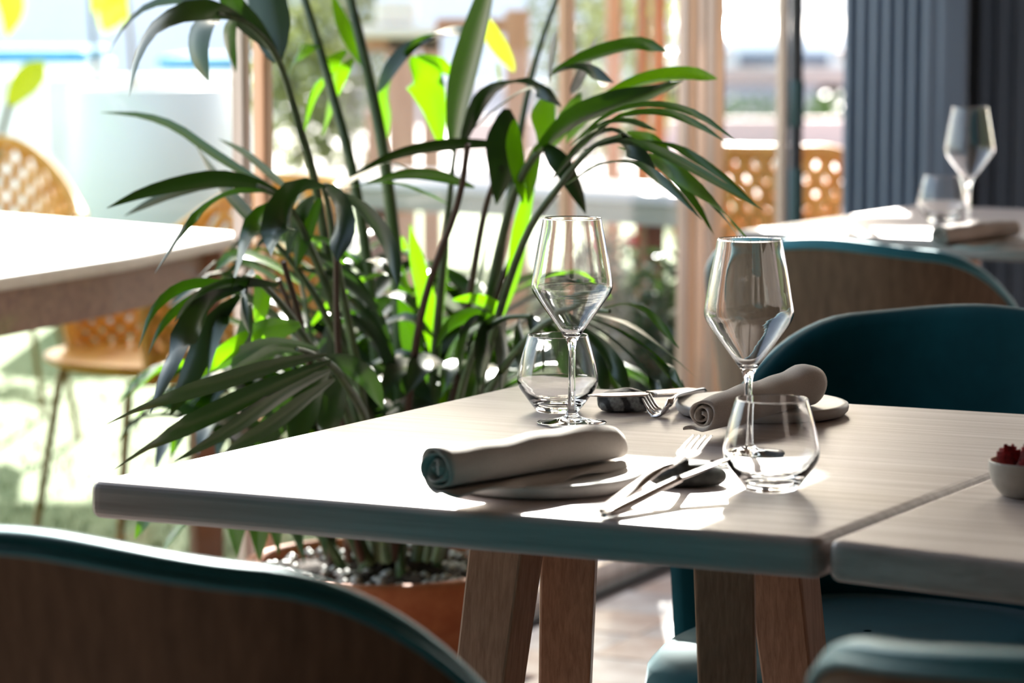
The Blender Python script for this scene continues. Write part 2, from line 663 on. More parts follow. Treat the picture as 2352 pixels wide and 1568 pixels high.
def legset(cen):
    L = []
    for su, sv, rot in ((-1, -1, 0.0), (-1, 1, .35), (1, -1, .35), (1, 1, 0.0)):
        L.append((cen.x + su * A_, cen.y + sv * B_, cen.x + su * (A_ + .06), cen.y + sv * (B_ + .09), rot * 1))
    return L


dining_table((NL.x, NL.y, 0), [(0, 0, 0), (W_, 0, 0), (W_ + far.x, far.y, 0), (far.x, far.y, 0)],
             'pale ash dining table with rounded edges, nearest table, set for two', legset(cen))
o2 = NL + U * (W_ + .006)
e = .17
dining_table((o2.x, o2.y, 0), [(0, 0, 0), (.7, -e * .7, 0), (.85 + far.x, far.y, 0), (far.x, far.y, 0)],
             'second pale ash table pushed against the nearest one, holding the flower bowl',
             legset(Vector((.42, .4, 0))))


# ------------------------------------------------------------------ velvet barrel chairs
def sm(a, b, x):
    t = max(0, min(1, (x - a) / (b - a)))
    return t * t * (3 - 2 * t)


PHM = R(102)


def shell_pt(ph, t, inset):
    """ph from -PHM to PHM (0 = back centre at -Y), t 0 bottom .. 1 top"""
    a = abs(ph) / PHM
    ztop = .82 - .02 * sm(0, .46, a) - .27 * sm(.35, 1.15, a)
    z0 = .35
    z = z0 + (ztop - z0) * t
    fl = 1 + .10 * t - .02
    rx, ry = (.272 - inset) * fl, (.275 - inset) * fl
    # squarish plan
    c, s = math.cos(ph), math.sin(ph)
    k = (abs(c) ** 2.5 + abs(s) ** 2.5) ** (-1 / 2.5)
    y = -c * k * ry
    x = s * k * rx
    if y > 0:
        y *= .85
    return Vector((x, y - .03 * t, z))


def velvet_chair(label, loc, rz, group=None):
    t = thing('velvet_chair', label, 'chair', loc, rz, group)
    N, K = 56, 10
    phs = [-PHM + 2 * PHM * i / N for i in range(N + 1)]
    g = G()
    g.grid([[shell_pt(p, .99 * k / K, 0) for p in phs] for k in range(K + 1)])
    o = g.obj('outer_shell', M['shell'], t)
    g = G()
    rows = [[shell_pt(p, k / K, .036 + .004 * math.sin(9 * p) * (1 - k / K)) for p in phs] for k in range(K + 1)]
    rows = rows[:-1] + [[shell_pt(p, .985, .033) for p in phs], [shell_pt(p, 1.0, .026) + Vector((0, 0, .008)) for p in phs],
                        [shell_pt(p, 1.0, .014) + Vector((0, 0, .012)) for p in phs], [shell_pt(p, 1.0, .004) + Vector((0, 0, .007)) for p in phs],
                        [shell_pt(p, .992, -.002) for p in phs], [shell_pt(p, .985, .002) for p in phs]]
    g.grid(rows, flip=True)
    # front ends of the arms
    for p in (phs[0], phs[-1]):
        g.grid([[shell_pt(p, k / K, -.001), shell_pt(p, k / K, .018) + Vector((0, .012, 0)), shell_pt(p, k / K, .037)] for k in range(K + 1)])
    inner = g.obj('inner_upholstery', M['teal'], t)
    g = G()
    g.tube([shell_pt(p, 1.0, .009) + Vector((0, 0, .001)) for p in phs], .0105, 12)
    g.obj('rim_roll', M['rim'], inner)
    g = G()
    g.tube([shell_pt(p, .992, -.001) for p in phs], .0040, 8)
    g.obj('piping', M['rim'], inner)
    # seat cushion
    g = G()
    rows = []
    for (sc, z) in ((.80, .38), (.97, .385), (1.0, .41), (.985, .442), (.93, .457), (.7, .464), (.35, .467), (.02, .467)):
        row = []
        for i in range(48):
            a = 2 * math.pi * i / 48
            c, s_ = math.cos(a), math.sin(a)
            kk = (abs(c) ** 3 + abs(s_) ** 3) ** (-1 / 3)
            row.append((.228 * sc * kk * c, .062 + .290 * sc * kk * s_, z))
        rows.append(row)
    g.grid(rows, closed=True)
    g.f.append(list(reversed(range(48))))
    g.obj('seat_cushion', M['teal'], t)
    g = G()
    g.box((0, .0, .368), (.2, .2, .014))
    g.obj('seat_base', M['shell'], t, False)
    for sx in (-1, 1):
        for sy in (-1, 1):
            g = G()
            g.tube([(sx * .22, sy * .22, 0), (sx * .17, sy * .17, .36)], [.011, .017], 12)
            g.obj('leg', M['black'], t)
    return t


FACE = math.atan2(V.y, V.x) - R(90)
velvet_chair('brown-backed velvet chair with a pale-lit teal rim, large in the bottom left corner', (-.20, 2.45, 0), FACE + R(0))
velvet_chair('taupe-backed velvet chair with teal rim cut off by the bottom right corner', (.535, 2.00, 0), FACE - R(5))
velvet_chair('teal velvet chair facing us across the nearest table, its inner back showing', (.462, 3.575, 0), FACE + R(180) - R(1))
velvet_chair('brown-backed velvet chair drawn up to the far table, behind the teal one', (.67, 5.24, 0), FACE + R(2))


# ------------------------------------------------------------------ glassware
def wine_profile(s=1.0):
    outer = [(.0005, .0), (.030, .0), (.0385, .0006), (.0393, .0014), (.0385, .0022), (.030, .0036), (.018, .0056), (.009, .009), (.0055, .016), (.0042, .030),
             (.0038, .055), (.0040, .078), (.0048, .088), (.0075, .0965), (.0125, .1040), (.022, .1175), (.033, .1325), (.0415, .1445), (.0450, .1515), (.0458, .1570),
             (.0450, .1640), (.0420, .1820), (.0385, .2020), (.0350, .2200), (.0330, .2315), (.0326, .2322)]
    inner = [(.0320, .2318), (.0322, .2310), (.0340, .2200), (.0375, .2020), (.0410, .1820), (.0440, .1640), (.0447, .1570), (.0439, .1520), (.0405, .1455), (.0320, .1337),
             (.0210, .1190), (.0115, .1062), (.0060, .1015), (.0004, .1003)]
    return [(r * s, z * s) for r, z in outer + inner]


def tumbler_profile():
    outer = [(.0004, .0015), (.018, .0012), (.0235, 0), (.0255, .0012), (.0290, .0055), (.0380, .0175), (.0448, .0275), (.0468, .0335), (.0472, .0385), (.0462, .0460),
             (.0425, .0640), (.0375, .0815), (.0352, .0885), (.0347, .0890)]
    inner = [(.0341, .0886), (.0343, .0878), (.0364, .0812), (.0413, .0640), (.0449, .0460), (.0458, .0385), (.0452, .0345), (.0428, .0290), (.0355, .0200), (.0255, .0125), (.012, .0095), (.0004, .0090)]
    return outer + inner


def fine(prof, n=4):
    pts = [Vector((r, z, 0)) for r, z in prof]
    out = spline(pts, (len(pts) - 1) * n + 1)
    return [(max(p.x, .0003), p.y) for p in out]


gw = G()
gw.lathe(fine(wine_profile(), 3), 64)
wine0 = gw.obj('wine_glass', M['glass'])
wine0.location = on(1313, 973, TZ) + Vector((0, 0, .0003))
tag(wine0, 'empty stemmed wine glass standing behind the sunlit napkin, before a tumbler', 'wine glass', 'angular wine glasses')


def copy_of(o, loc, label):
    c = o.copy()
    C.objects.link(c)
    c.location = loc
    c['label'] = label
    return c


copy_of(wine0, on(1717, 1066, TZ) + Vector((0, 0, .0003)), 'empty stemmed wine glass whose stem is seen through the nearest tumbler')
gt = G()
gt.lathe(fine(tumbler_profile(), 3), 64)
tum0 = gt.obj('tumbler', M['glass'])
tum0.location = on(1281, 944, TZ) + Vector((0, 0, .0003))
tag(tum0, 'stemless glass tumbler standing right behind the left wine glass', 'tumbler', 'stemless tumblers')
copy_of(tum0, on(1771, 1124, TZ) + Vector((0, 0, .0003)), 'stemless glass tumbler in the sun nearest to us, beside the crossed knife and fork')


# ------------------------------------------------------------------ plates
def plate(loc, label):
    g = G()
    g.lathe([(.0005, 0), (.088, 0), (.0955, .002), (.0992, .006), (.1, .010), (.0992, .0135), (.0970, .0146), (.092, .0140), (.06, .0128), (.0005, .0126)], 72)
    o = g.obj('plate', M['plate'])
    o.location = loc
    return tag(o, label, 'plate', 'flat grey stoneware plates')


P1 = on(1243, 1113, TZ) + Vector((0, 0, .0002))
plate(P1, 'flat grey stoneware plate at the table edge under the sunlit napkin')
P2 = on(1750, 950, TZ) + Vector((0, 0, .0002))
plate(P2, 'flat grey stoneware plate under the napkin in front of the teal chair')


# ------------------------------------------------------------------ rolled napkins
def napkin(p0, p1, r0, r1, label, tail=.05, side=1, squash=1.0, seed=1, loose=0.0, turns=3.4):
    """sheet rolled round the axis p0->p1 with a loose flap lying beside it"""
    rnd = random.Random(seed)
    p0, p1 = Vector(p0), Vector(p1)
    ax = (p1 - p0)
    L = ax.length
    ax.normalize()
    sd_ = ax.cross(Vector((0, 0, 1))).normalized() * side
    up = Vector((0, 0, 1))
    n = 84
    cs = []
    for i in range(n + 1):
        t = i / n
        a = -math.pi / 2 - (1 - t) * turns * 2 * math.pi
        r = .16 + .84 * t
        wob = 1 + loose * (1 - t) * math.sin(3 * a + seed)
        cs.append((r * wob * math.cos(a), r * wob * math.sin(a) * squash))
    nt_ = 12
    x_, y_ = cs[-1]
    for i in range(1, nt_ + 1):
        cs.append((x_ + i / nt_ * tail / r0, y_ - .02 + .10 * math.sin(i / nt_ * 3.1) * (1 if loose < .2 else .4)))
    th = .0012
    M_ = 26
    rows = []
    for q in range(M_ + 1):
        v = q / M_
        rr = r0 + (r1 - r0) * v
        rr *= 1 + .035 * math.sin(v * 9 + seed) + .02 * math.sin(v * 23 + seed)
        if v > .9:
            rr *= 1 - .10 * ((v - .9) / .1) ** 2
        c = p0 + ax * (L * v)
        c.z = p0.z + (p1.z - p0.z) * v + (rr - (r0 + (r1 - r0) * v)) * .9
        left, right = [], []
        for i, (x, y) in enumerate(cs):
            tx, ty = (cs[min(i + 1, len(cs) - 1)][0] - cs[max(i - 1, 0)][0], cs[min(i + 1, len(cs) - 1)][1] - cs[max(i - 1, 0)][1])
            ll = math.hypot(tx, ty) or 1
            nx, ny = -ty / ll, tx / ll
            tl = max(0, i - n) / nt_
            sag = 0
            shrink = (1 - .25 * tl * abs(v - .5) * 2)
            ex = .0025 * math.sin(v * 12 + i * .5 + seed) * tl
            base = c + sd_ * (x * rr * shrink) + up * (y * rr + ex)
            dl = ax * (-.004 * math.sin(i * .35 + seed) * (1 if q in (0, M_) else 0))
            o_ = sd_ * (nx * th) + up * (ny * th)
            left.append(base + o_ + dl)
            right.append(base - o_ + dl)
        rows.append(left + right[::-1])
    g = G()
    g.grid(rows, closed=True)
    m = len(cs)
    for q, fl in ((0, False), (M_, True)):
        b0 = q * 2 * m
        for i in range(m - 1):
            f = [b0 + i, b0 + i + 1, b0 + 2 * m - 2 - i, b0 + 2 * m - 1 - i]
            g.f.append(f if fl else f[::-1])
    o = g.obj('napkin', M['napkin'])
    o.location = p0
    for v in o.data.vertices:
        v.co -= p0
    return tag(o, label, 'napkin', 'rolled linen napkins')


pz = TZ + .0146
a0 = on(1000, 1079, pz + .0225)
a1 = on(1412, 1012, pz + .0225)
napkin(a0, a1, .0215, .0215, 'rolled linen napkin with spiral end, sunlit along its top, lying across the near plate', .036, 1, 1.0, 2)
b0 = on(1612, 952, pz + .018)
b1 = on(1858, 878, pz + .025)
napkin(b0, b1, .0175, .0255, 'rolled linen napkin with loose open folds, lying before the teal chair', .03, -1, 1.0, 5, .16, 2.6)


# ------------------------------------------------------------------ pebbles
def pebble(loc, sx, sy, sz, rz, label, m, seed):
    bm = bmesh.new()
    bmesh.ops.create_icosphere(bm, subdivisions=4, radius=1)
    for v in bm.verts:
        n_ = noise.noise(v.co * 1.1 + Vector((seed, 0, 0))) * .16 + noise.noise(v.co * 2.6 + Vector((0, seed, 0))) * .05
        v.co *= 1 + n_
        z = v.co.z
        v.co.z = z if z > -.5 else -.5 + (z + .5) * .25
        v.co.x *= sx
        v.co.y *= sy
        v.co.z *= sz
    lo = min(v.co.z for v in bm.verts)
    for v in bm.verts:
        v.co.z -= lo
    me = bpy.data.meshes.new('pebble')
    bm.to_mesh(me)
    bm.free()
    me.polygons.foreach_set('use_smooth', [True] * len(me.polygons))
    me.materials.append(m)
    o = bpy.data.objects.new('pebble', me)
    C.objects.link(o)
    o.location = loc
    o.rotation_euler = (0, 0, rz)
    return tag(o, label, 'stone', 'pebble cutlery rests')


def stonemat():
    m = mat('veined_stone', srgb(96, 98, 98), .55)
    t = m.node_tree
    b = t.nodes['Principled BSDF']
    tc = t.nodes.new('ShaderNodeTexCoord')
    wv = t.nodes.new('ShaderNodeTexWave')
    wv.bands_direction = 'DIAGONAL'
    wv.inputs['Scale'].default_value = 22
    wv.inputs['Distortion'].default_value = 9
    wv.inputs['Detail'].default_value = 4
    nz = t.nodes.new('ShaderNodeTexNoise')
    nz.inputs['Scale'].default_value = 300
    cr = t.nodes.new('ShaderNodeValToRGB')
    cr.color_ramp.elements[0].color = srgb(58, 60, 62)
    cr.color_ramp.elements[0].position = .3
    cr.color_ramp.elements[1].color = srgb(150, 154, 154)
    cr.color_ramp.elements[1].position = .75
    mx = t.nodes.new('ShaderNodeMixRGB')
    mx.blend_type = 'OVERLAY'
    mx.inputs[0].default_value = .8
    t.links.new(tc.outputs['Object'], wv.inputs['Vector'])
    t.links.new(tc.outputs['Object'], nz.inputs['Vector'])
    t.links.new(wv.outputs['Fac'], cr.inputs[0])
    t.links.new(cr.outputs[0], mx.inputs[1])
    t.links.new(nz.outputs['Fac'], mx.inputs[2])
    t.links.new(mx.outputs[0], b.inputs['Base Color'])
    return m


M['stone'] = stonemat()
M['stonedark'] = noisy(mat('dark_stone', srgb(60, 60, 58), .5), srgb(42, 42, 42), srgb(86, 88, 84), (60, 60, 60), 5)
S2 = on(1435, 944, TZ)
pebble(S2, .0325, .020, .0168, .0, 'grey veined pebble propping up the far knife', M['stone'], 3)
S1 = on(1580, 1114, TZ)
pebble(S1, .036, .022, .0150, .1, 'dark pebble propping up the crossed knife and fork', M['stonedark'], 8)


# ------------------------------------------------------------------ cutlery
def ribbon(g, path, widths, ths, side):
    """flat bar along path; side(i) gives unit side vector"""
    rows = []
    n = len(path)
    for i, p in enumerate(path):
        a, b = path[max(i - 1, 0)], path[min(i + 1, n - 1)]
        t = (b - a).normalized()
        s_ = side - t * side.dot(t)
        s_.normalize()
        u_ = s_.cross(t).normalized()
        w_, h = widths[i] / 2, ths[i] / 2
        rows.append([p + s_ * w_ * x + u_ * h * y for x, y in ((-1, -.3), (-.8, -1), (.8, -1), (1, -.3), (1, .3), (.8, 1), (-.8, 1), (-1, .3))])
    base = len(g.v)
    g.grid(rows, closed=True)
    g.f.append([base + k for k in range(8)])
    e_ = base + (n - 1) * 8
    g.f.append([e_ + k for k in reversed(range(8))])


def local_obj(root, g, name):
    inv = Vector(root.location)
    o = g.obj(name, M['steel'], root)
    for v in o.data.vertices:
        v.co -= inv
    return o


def knife(pts, side, label):
    """pts: handle end, bolster, blade tip (world)"""
    r = thing('knife', label, 'knife', pts[0], 0, 'table knives')
    side = Vector(side)
    g = G()
    path = spline([pts[0], pts[0].lerp(pts[1], .5), pts[1]], 14)
    ws = [.010 + .006 * math.sin(min(1, i / 3) * math.pi / 2) - .004 * i / 13 for i in range(14)]
    ts = [.005 + .003 * math.sin(min(1, i / 3) * math.pi / 2) - .002 * i / 13 for i in range(14)]
    ribbon(g, path, ws, ts, side)
    local_obj(r, g, 'handle')
    g = G()
    path = spline([pts[1] - (pts[2] - pts[1]) * .02, pts[1].lerp(pts[2], .5), pts[2]], 14)
    ws = [.012, .015, .018, .0185, .019, .019, .019, .019, .0188, .018, .017, .0145, .011, .004]
    ribbon(g, path, ws, [.0028 - .0016 * i / 13 for i in range(14)], side)
    local_obj(r, g, 'blade')
    return r


def fork(path_pts, side, label, tine_start=.74):
    r = thing('fork', label, 'fork', path_pts[0], 0, 'table forks')
    side = Vector(side)
    P = spline(path_pts, 60)
    n0 = int(60 * .60)
    n1 = int(60 * tine_start)
    g = G()
    path = P[:n0 + 1]
    ws = [(.018 - .009 * sm(0, .55, i / n0)) * (.6 + .4 * sm(0, .06, i / n0)) for i in range(n0 + 1)]
    ribbon(g, path, ws, [.0042] * (n0 + 1), side)
    local_obj(r, g, 'handle')
    g = G()
    path = P[n0 - 1:n1 + 1]
    k = len(path)
    ws = [.0085 + .0165 * sm(0, .75, i / (k - 1)) for i in range(k)]
    ribbon(g, path, ws, [.003] * k, side)
    local_obj(r, g, 'head')
    for q in (-1.5, -.5, .5, 1.5):
        g = G()
        path = []
        for i in range(n1 - 1, 60):
            t = (P[min(i + 1, 59)] - P[i - 1]).normalized()
            s_ = (side - t * side.dot(t)).normalized()
            path.append(P[i] + s_ * (q * .0064))
        k = len(path)
        ribbon(g, path, [.0044 - .0026 * (i / (k - 1)) ** 2 for i in range(k)], [.0028 - .0014 * i / (k - 1) for i in range(k)], side)
        local_obj(r, g, 'tine')
    return r


kz = .029
dirv = (on(1700, 1042, TZ + .03) - on(1388, 1184, TZ + .004)).normalized()
sidek = dirv.cross(Vector((0, 0, 1))).normalized()
knife([on(1392, 1182, TZ + .0042), on(1556, 1100, TZ + .022), on(1698, 1043, TZ + .037)], sidek + Vector((0, 0, .25)),
      'steel table knife with its blade tilted up on the dark pebble')
fp = [on(1388, 1174, TZ + .0035), on(1450, 1125, TZ + .014), on(1515, 1077, TZ + .0300), on(1545, 1066, TZ + .0315), on(1576, 1045, TZ + .0255), on(1598, 1018, TZ + .024), on(1614, 1000, TZ + .026)]
dirf = (fp[-1] - fp[0]).normalized()
fork(fp, dirf.cross(Vector((0, 0, 1))).normalized(), 'steel fork crossing the knife, tines raised towards the far plate', .72)
k2 = [on(1606, 898, TZ + .006), on(1492, 905, TZ + .022), on(1352, 908, TZ + .0305)]
d2 = (k2[2] - k2[0]).normalized()
knife(k2, d2.cross(Vector((0, 0, 1))).normalized() + Vector((0, 0, .15)), 'steel table knife whose long blade rests level on the veined pebble')
fp2 = [on(1616, 902, TZ + .006), on(1580, 905, TZ + .014), on(1548, 912, TZ + .022), on(1534, 930, TZ + .017), on(1520, 950, TZ + .005), on(1500, 938, TZ + .009), on(1483, 908, TZ + .024)]
fork(fp2, (Vector(V) * .8 + Vector((0, 0, .1))).normalized(), 'steel fork turned on its tines at the end of the veined pebble', .70)

# ------------------------------------------------------------------ bowl of dried flowers at the right edge
BW = on(2366, 1138, TZ)
bw = thing('flower_bowl', 'small cream bowl of dried dark red roses beside the table joint', 'bowl', BW)
g = G()
g.lathe(fine([(.0005, 0), (.020, 0), (.028, .002), (.036, .012), (.0395, .024), (.0405, .033), (.0395, .0345), (.0383, .033), (.0368, .024), (.033, .014), (.022, .006), (.0005, .005)], 3), 48)
g.obj('bowl_wall', M['cream'], bw)
for (x, y, z, r_) in ((-.022, -.004, .040, .0135), (.004, .008, .042, .014), (.020, -.010, .037, .013), (-.006, -.020, .033, .011), (.022, .016, .038, .012)):
    g = G()
    for q in range(9):
        a = q * 2.4
        rr = r_ * (.35 + .65 * q / 8)
        pts = []
        for i in range(5):
            for j in range(4):
                th_ = a + (i - 2) * .38
                h = j / 3
                rad = rr * (.5 + .5 * math.sin(h * 1.9)) * (1 + .12 * math.sin(q + i))
                pts.append((x + rad * math.cos(th_), y + rad * math.sin(th_), z - r_ * .9 + h * r_ * 1.7 * (1 - .3 * q / 8)))
        g.add(pts, [[i * 4 + j, i * 4 + 4 + j, i * 4 + 5 + j, i * 4 + 1 + j] for i in range(4) for j in range(3)])
    g.obj('dried_rose', M['red'], bw)
g = G()
for q in range(40):
    a, rr = random.uniform(0, 6.28), random.uniform(0, .031)
    c = Vector((rr * math.cos(a), rr * math.sin(a), .022 + random.uniform(0, .008)))
    d = Vector((random.uniform(-1, 1), random.uniform(-1, 1), random.uniform(-.2, .5))) * .008
    e_ = Vector((-d.y, d.x, .002)) * .6
    g.add([c - d - e_ * .3, c + e_, c + d, c - e_], [[0, 1, 2, 3]])
o = g.obj('dried_petals', M['red'], bw)
o['kind'] = 'stuff'


# ================================================================== back table by the cladding
BZ = .80
bNL, bFL = on(1686, 528, BZ), on(2104, 470, BZ)
bV = (bFL - bNL)
bD = bV.length
bU = Vector((.86, -.51, 0))
bA = math.atan2(bU.y, bU.x)
bl = Matrix.Rotation(-bA, 3, 'Z') @ bV
bt = thing('dining_table', 'pale ash dining table by the dark corrugated cladding, partly in sun', 'table', (bNL.x, bNL.y, 0), bA)
slab('tabletop', [(0, 0, 0), (.75, 0, 0), (.75 + bl.x, bl.y, 0), (bl.x, bl.y, 0)], BZ - .036, BZ, M['table'], bt, .012, .02)
for (tu, tv, bu, bv, rot) in legset(Vector((.375 + bl.x / 2, bl.y / 2, 0))):
    bevel(leg_mesh((bu, bv, 0), (tu, tv, BZ - .0355), .046, .062, rot).obj('leg', M['leg'], bt, False), .003, 2)
copy_of(wine0, on(2223, 538, BZ) + Vector((0, 0, .0003)), 'empty stemmed wine glass on the far table before the dark cladding')
copy_of(tum0, on(2163, 508, BZ) + Vector((0, 0, .0003)), 'stemless glass tumbler on the far table beside its wine glass')
c_ = on(2290, 566, BZ)
pl3 = copy_of(bpy.data.objects['plate'], c_ + Vector((-.01, 0, .0002)), 'flat pale plate under the napkin on the far table')
napkin(on(2157, 541, BZ + .034), on(2330, 522, BZ + .034), .0185, .0185, 'rolled linen napkin with a dark spiral end on the far table', .03, 1, 1.0, 3)

# ================================================================== outdoor tables
def outdoor_table(label, poly, z, mtop, mbody, legs, top=.028, apron=.085, inset=.04, lw=.06):
    t = thing('outdoor_table', label, 'table', (poly[0][0], poly[0][1], 0))
    o0 = Vector((poly[0][0], poly[0][1], 0))
    loc = [Vector((p[0], p[1], 0)) - o0 for p in poly]
    slab('tabletop', loc, z - top, z, mtop, t, .008, .05)
    cen = sum(loc, Vector()) / len(loc)
    g = G()
    g.prism([tuple((p + (cen - p).normalized() * inset)[:2]) for p in loc], z - top - apron, z - top)
    g.obj('apron', mbody, t, False)
    for (x, y) in legs:
        g = G()
        g.box((x - o0.x, y - o0.y, (z - top) / 2), (lw / 2, lw / 2, (z - top) / 2), R(20))
        bevel(g.obj('leg', M['redwood'], t, False), .004, 2)
    return t


outdoor_table('brown outdoor table with a pale top in full sun, on the lawn left of the palm',
              [(-.96, 4.98), (-.72, 5.55), (-.555, 6.12), (-1.5, 7.02), (-2.0, 6.1), (-1.6, 5.1)], .75, M['outtop'], M['outwood'],
              [(-.63, 6.02), (-1.03, 5.12), (-1.45, 6.85), (-1.85, 6.05)])
gA, gB = Vector((-.70, 8.28, 0)), Vector((.43, 7.32, 0))
gd = (gB - gA).normalized()
gn = Vector((-gd.y, gd.x, 0))
outdoor_table('long pale grey outdoor table behind the palm, in front of the timber posts',
              [tuple(gA[:2]), tuple(gB[:2]), (.445, 7.75), (.12, 8.25), tuple((gA + gn * .5)[:2])], .75, M['greytop'], M['greyfront'],
              [tuple((gA + gd * a + gn * b)[:2]) for a in (.12, 1.30) for b in (.1, .34)], .03, .05, .03, .05)

# ================================================================== perforated resin chairs
def resin_chair(label, loc, rz, m, sr=.0105):
    t = thing('resin_chair', label, 'chair', loc, rz, 'perforated resin garden chairs')
    PM = R(125)

    def P(ph, tt):
        a = abs(ph) / PM
        zt = .82 - .20 * sm(.25, .80, a)
        z = .42 + (zt - .42) * tt
        f = .86 + .16 * tt
        return Vector((.33 * math.sin(ph) * f, -.31 * math.cos(ph) * f - .07 * tt * (1 - a), z))
    g = G()
    n = 26
    for k in range(-10, n + 10):
        for sgn in (-1, 1):
            pts = []
            for i in range(9):
                tt = i / 8
                u = (k + .5 * 1 + sgn * (tt - .5) * 5) / n
                if 0 <= u <= 1:
                    pts.append(P(-PM + 2 * PM * u, tt))
            if len(pts) > 1:
                g.tube(pts, sr, 6)
    g.obj('woven_shell', m, t)
    g = G()
    rim = [P(-PM + 2 * PM * i / 50, 1) for i in range(51)]
    rim = [P(-PM, 0), P(-PM, .5)] + rim + [P(PM, .5), P(PM, 0)]
    g.tube(rim, .017, 10)
    g.obj('rim', m, t)
    g = G()
    rows = []
    for (sc, z) in ((.2, .418), (.6, .420), (.88, .428), (1.0, .445), (1.0, .455), (.9, .447), (.6, .436), (.02, .434)):
        rows.append([(.29 * sc * math.sin(a), .01 - .285 * sc * math.cos(a), z) for a in [2 * math.pi * i / 40 for i in range(40)]])
    g.grid(rows, closed=True)
    g.obj('seat', m, t)
    for sx in (-1, 1):
        for sy in (-1, 1):
            g = G()
            g.tube(spline([(sx * .08, sy * .06, .413), (sx * .19, sy * .17, .413), (sx * .215, sy * .20, .38), (sx * .27, sy * .25, 0)], 14), .009, 8)
            g.obj('leg', M['brass'], t)
    return t


resin_chair('mustard perforated resin chair half under the outdoor table, seat edge in sun', (-.74, 6.52, 0), R(118), M['yellow'])
resin_chair('mustard resin chair beyond the outdoor table, cut off by the left edge', (-1.56, 8.4, 0), R(200), M['yellow'])
resin_chair('amber lattice-backed resin chair beyond the black pole and glass edge', (.80, 8.55, 0), R(-20), M['orangecord'], .016)
o_ = on(1480, 900, .0)

# ================================================================== lawn furniture and distance
def planter(label, loc, r0, r1, h):
    t = thing('tall_planter', label, 'planter', loc, 0, 'tall white planters')
    g = G()
    g.lathe([(r0 * .9, 0), (r0, .01), (r1, h - .01), (r1 - .01, h), (r1 - .035, h), (r1 - .045, h - .05), (.01, h - .06)], 48)
    g.obj('shell', M['whiteplastic'], t)
    g = G()
    g.lathe([(r1 - .045, h - .045), (.01, h - .04)], 32)
    o = g.obj('soil', M['soil'], t)
    return t


pA = at(345, 300, 11.6)
planter('tall white round planter with thin cane stems, behind the outdoor table', (pA.x, pA.y, 0), .335, .31, .905)
pB = at(-40, 300, 12.4)
planter('tall white planter cut off by the left edge', (pB.x, pB.y, 0), .29, .26, .93)


def bladeleaf(g, pts, wid, tilt=0., n=9, prof=.3, fold=.18, view=None):
    P = spline(pts, n)
    rows = []
    for i, p in enumerate(P):
        t = i / (n - 1)
        tg = (P[min(i + 1, n - 1)] - P[max(i - 1, 0)]).normalized()
        vd = (Vector((0, 0, CAMZ)) - p).normalized() if view is None else view
        s_ = tg.cross(vd)
        if s_.length < 1e-4:
            s_ = Vector((1, 0, 0))
        s_.normalize()
        s_ = Matrix.Rotation(tilt, 3, tg) @ s_
        nrm = s_.cross(tg).normalized()
        w_ = wid * .5 * (min(1, (t / prof) ** .7 * .8 + .2) if t < prof else max(.03, 1 - ((t - prof) / (1 - prof)) ** 2.4))
        rows.append([p - s_ * w_ + nrm * w_ * fold, p - s_ * w_ * .5 + nrm * w_ * fold * .35, p - nrm * w_ * fold * .3, p + s_ * w_ * .5 + nrm * w_ * fold * .35, p + s_ * w_ + nrm * w_ * fold])
    g.grid(rows)


def cane_plant(label, base, stems):
    t = thing('cane_plant', label, 'plant', base, 0, 'broad-leaved plants in the white planters')
    for st in stems:
        g = G()
        pts = [Vector(p) - base for p in st['p']]
        g.tube(spline(pts, 10), [.011 - .004 * i / 9 for i in range(10)], 8)
        s_ = g.obj('stem', M['stem' if not st.get('dry') else 'brass'], t)
        for lf in st['l']:
            g = G()
            bladeleaf(g, [Vector(p) - base for p in lf[0]], lf[1], lf[2], 11, .45, .12, Vector((0, -1, .1)))
            g.obj('leaf', M['leafyellow'], s_)
    return t


pa = Vector((pA.x, pA.y, .862))
D = 11.6
cane_plant('slender cane plant with yellow-green leaves in the white planter', pa, [
    dict(p=[pa + Vector((-.2, 0, 0)), at(214, 90, D), at(205, -60, D)], dry=0, l=[([at(205, -60, D), at(180, -100, D), at(120, -110, D)], .12, .4)]),
    dict(p=[pa + Vector((-.06, 0, 0)), at(300, 90, D), at(285, -60, D)], dry=1, l=[([at(296, 40, D), at(262, 30, D), at(238, 75, D)], .12, .2), ([at(292, 0, D), at(255, -30, D), at(215, 30, D)], .13, .3), ([at(290, -20, D), at(330, -60, D), at(370, -40, D)], .1, .2)]),
])
pb = Vector((pB.x, pB.y, .885))
cane_plant('broad-leaved plant with lime leaves at the left edge', pb, [
    dict(p=[pb, at(-30, 60, 12.3), at(-40, -80, 12.3)], l=[([at(-40, -80, 12.3), at(0, -60, 12.2), at(30, 20, 12.1), at(15, 90, 12)], .13, .2)]),
])
# potted seedling with one lime leaf low at the left edge
lb = at(-30, 560, 8.9)
lp = thing('banana_shoot', 'young banana shoot with one lime leaf, in front of the left planter', 'plant', (lb.x, lb.y, 0))
g = G()
off = Vector((lb.x, lb.y, 0))
g.tube([q - off for q in spline([Vector((lb.x, lb.y, 0.)), at(-20, 480, 8.9), at(0, 330, 8.9), at(22, 240, 8.9)], 12)], .010, 8)
g.obj('stem', M['stem'], lp)
g = G()
bladeleaf(g, [at(20, 245, 8.9) - off, at(45, 205, 8.9) - off, at(80, 165, 8.9) - off, at(102, 140, 8.9) - off], .085, .2, 11, .45, .12, Vector((0, -1, .1)))
g.obj('leaf', M['leafyellow'], lp)

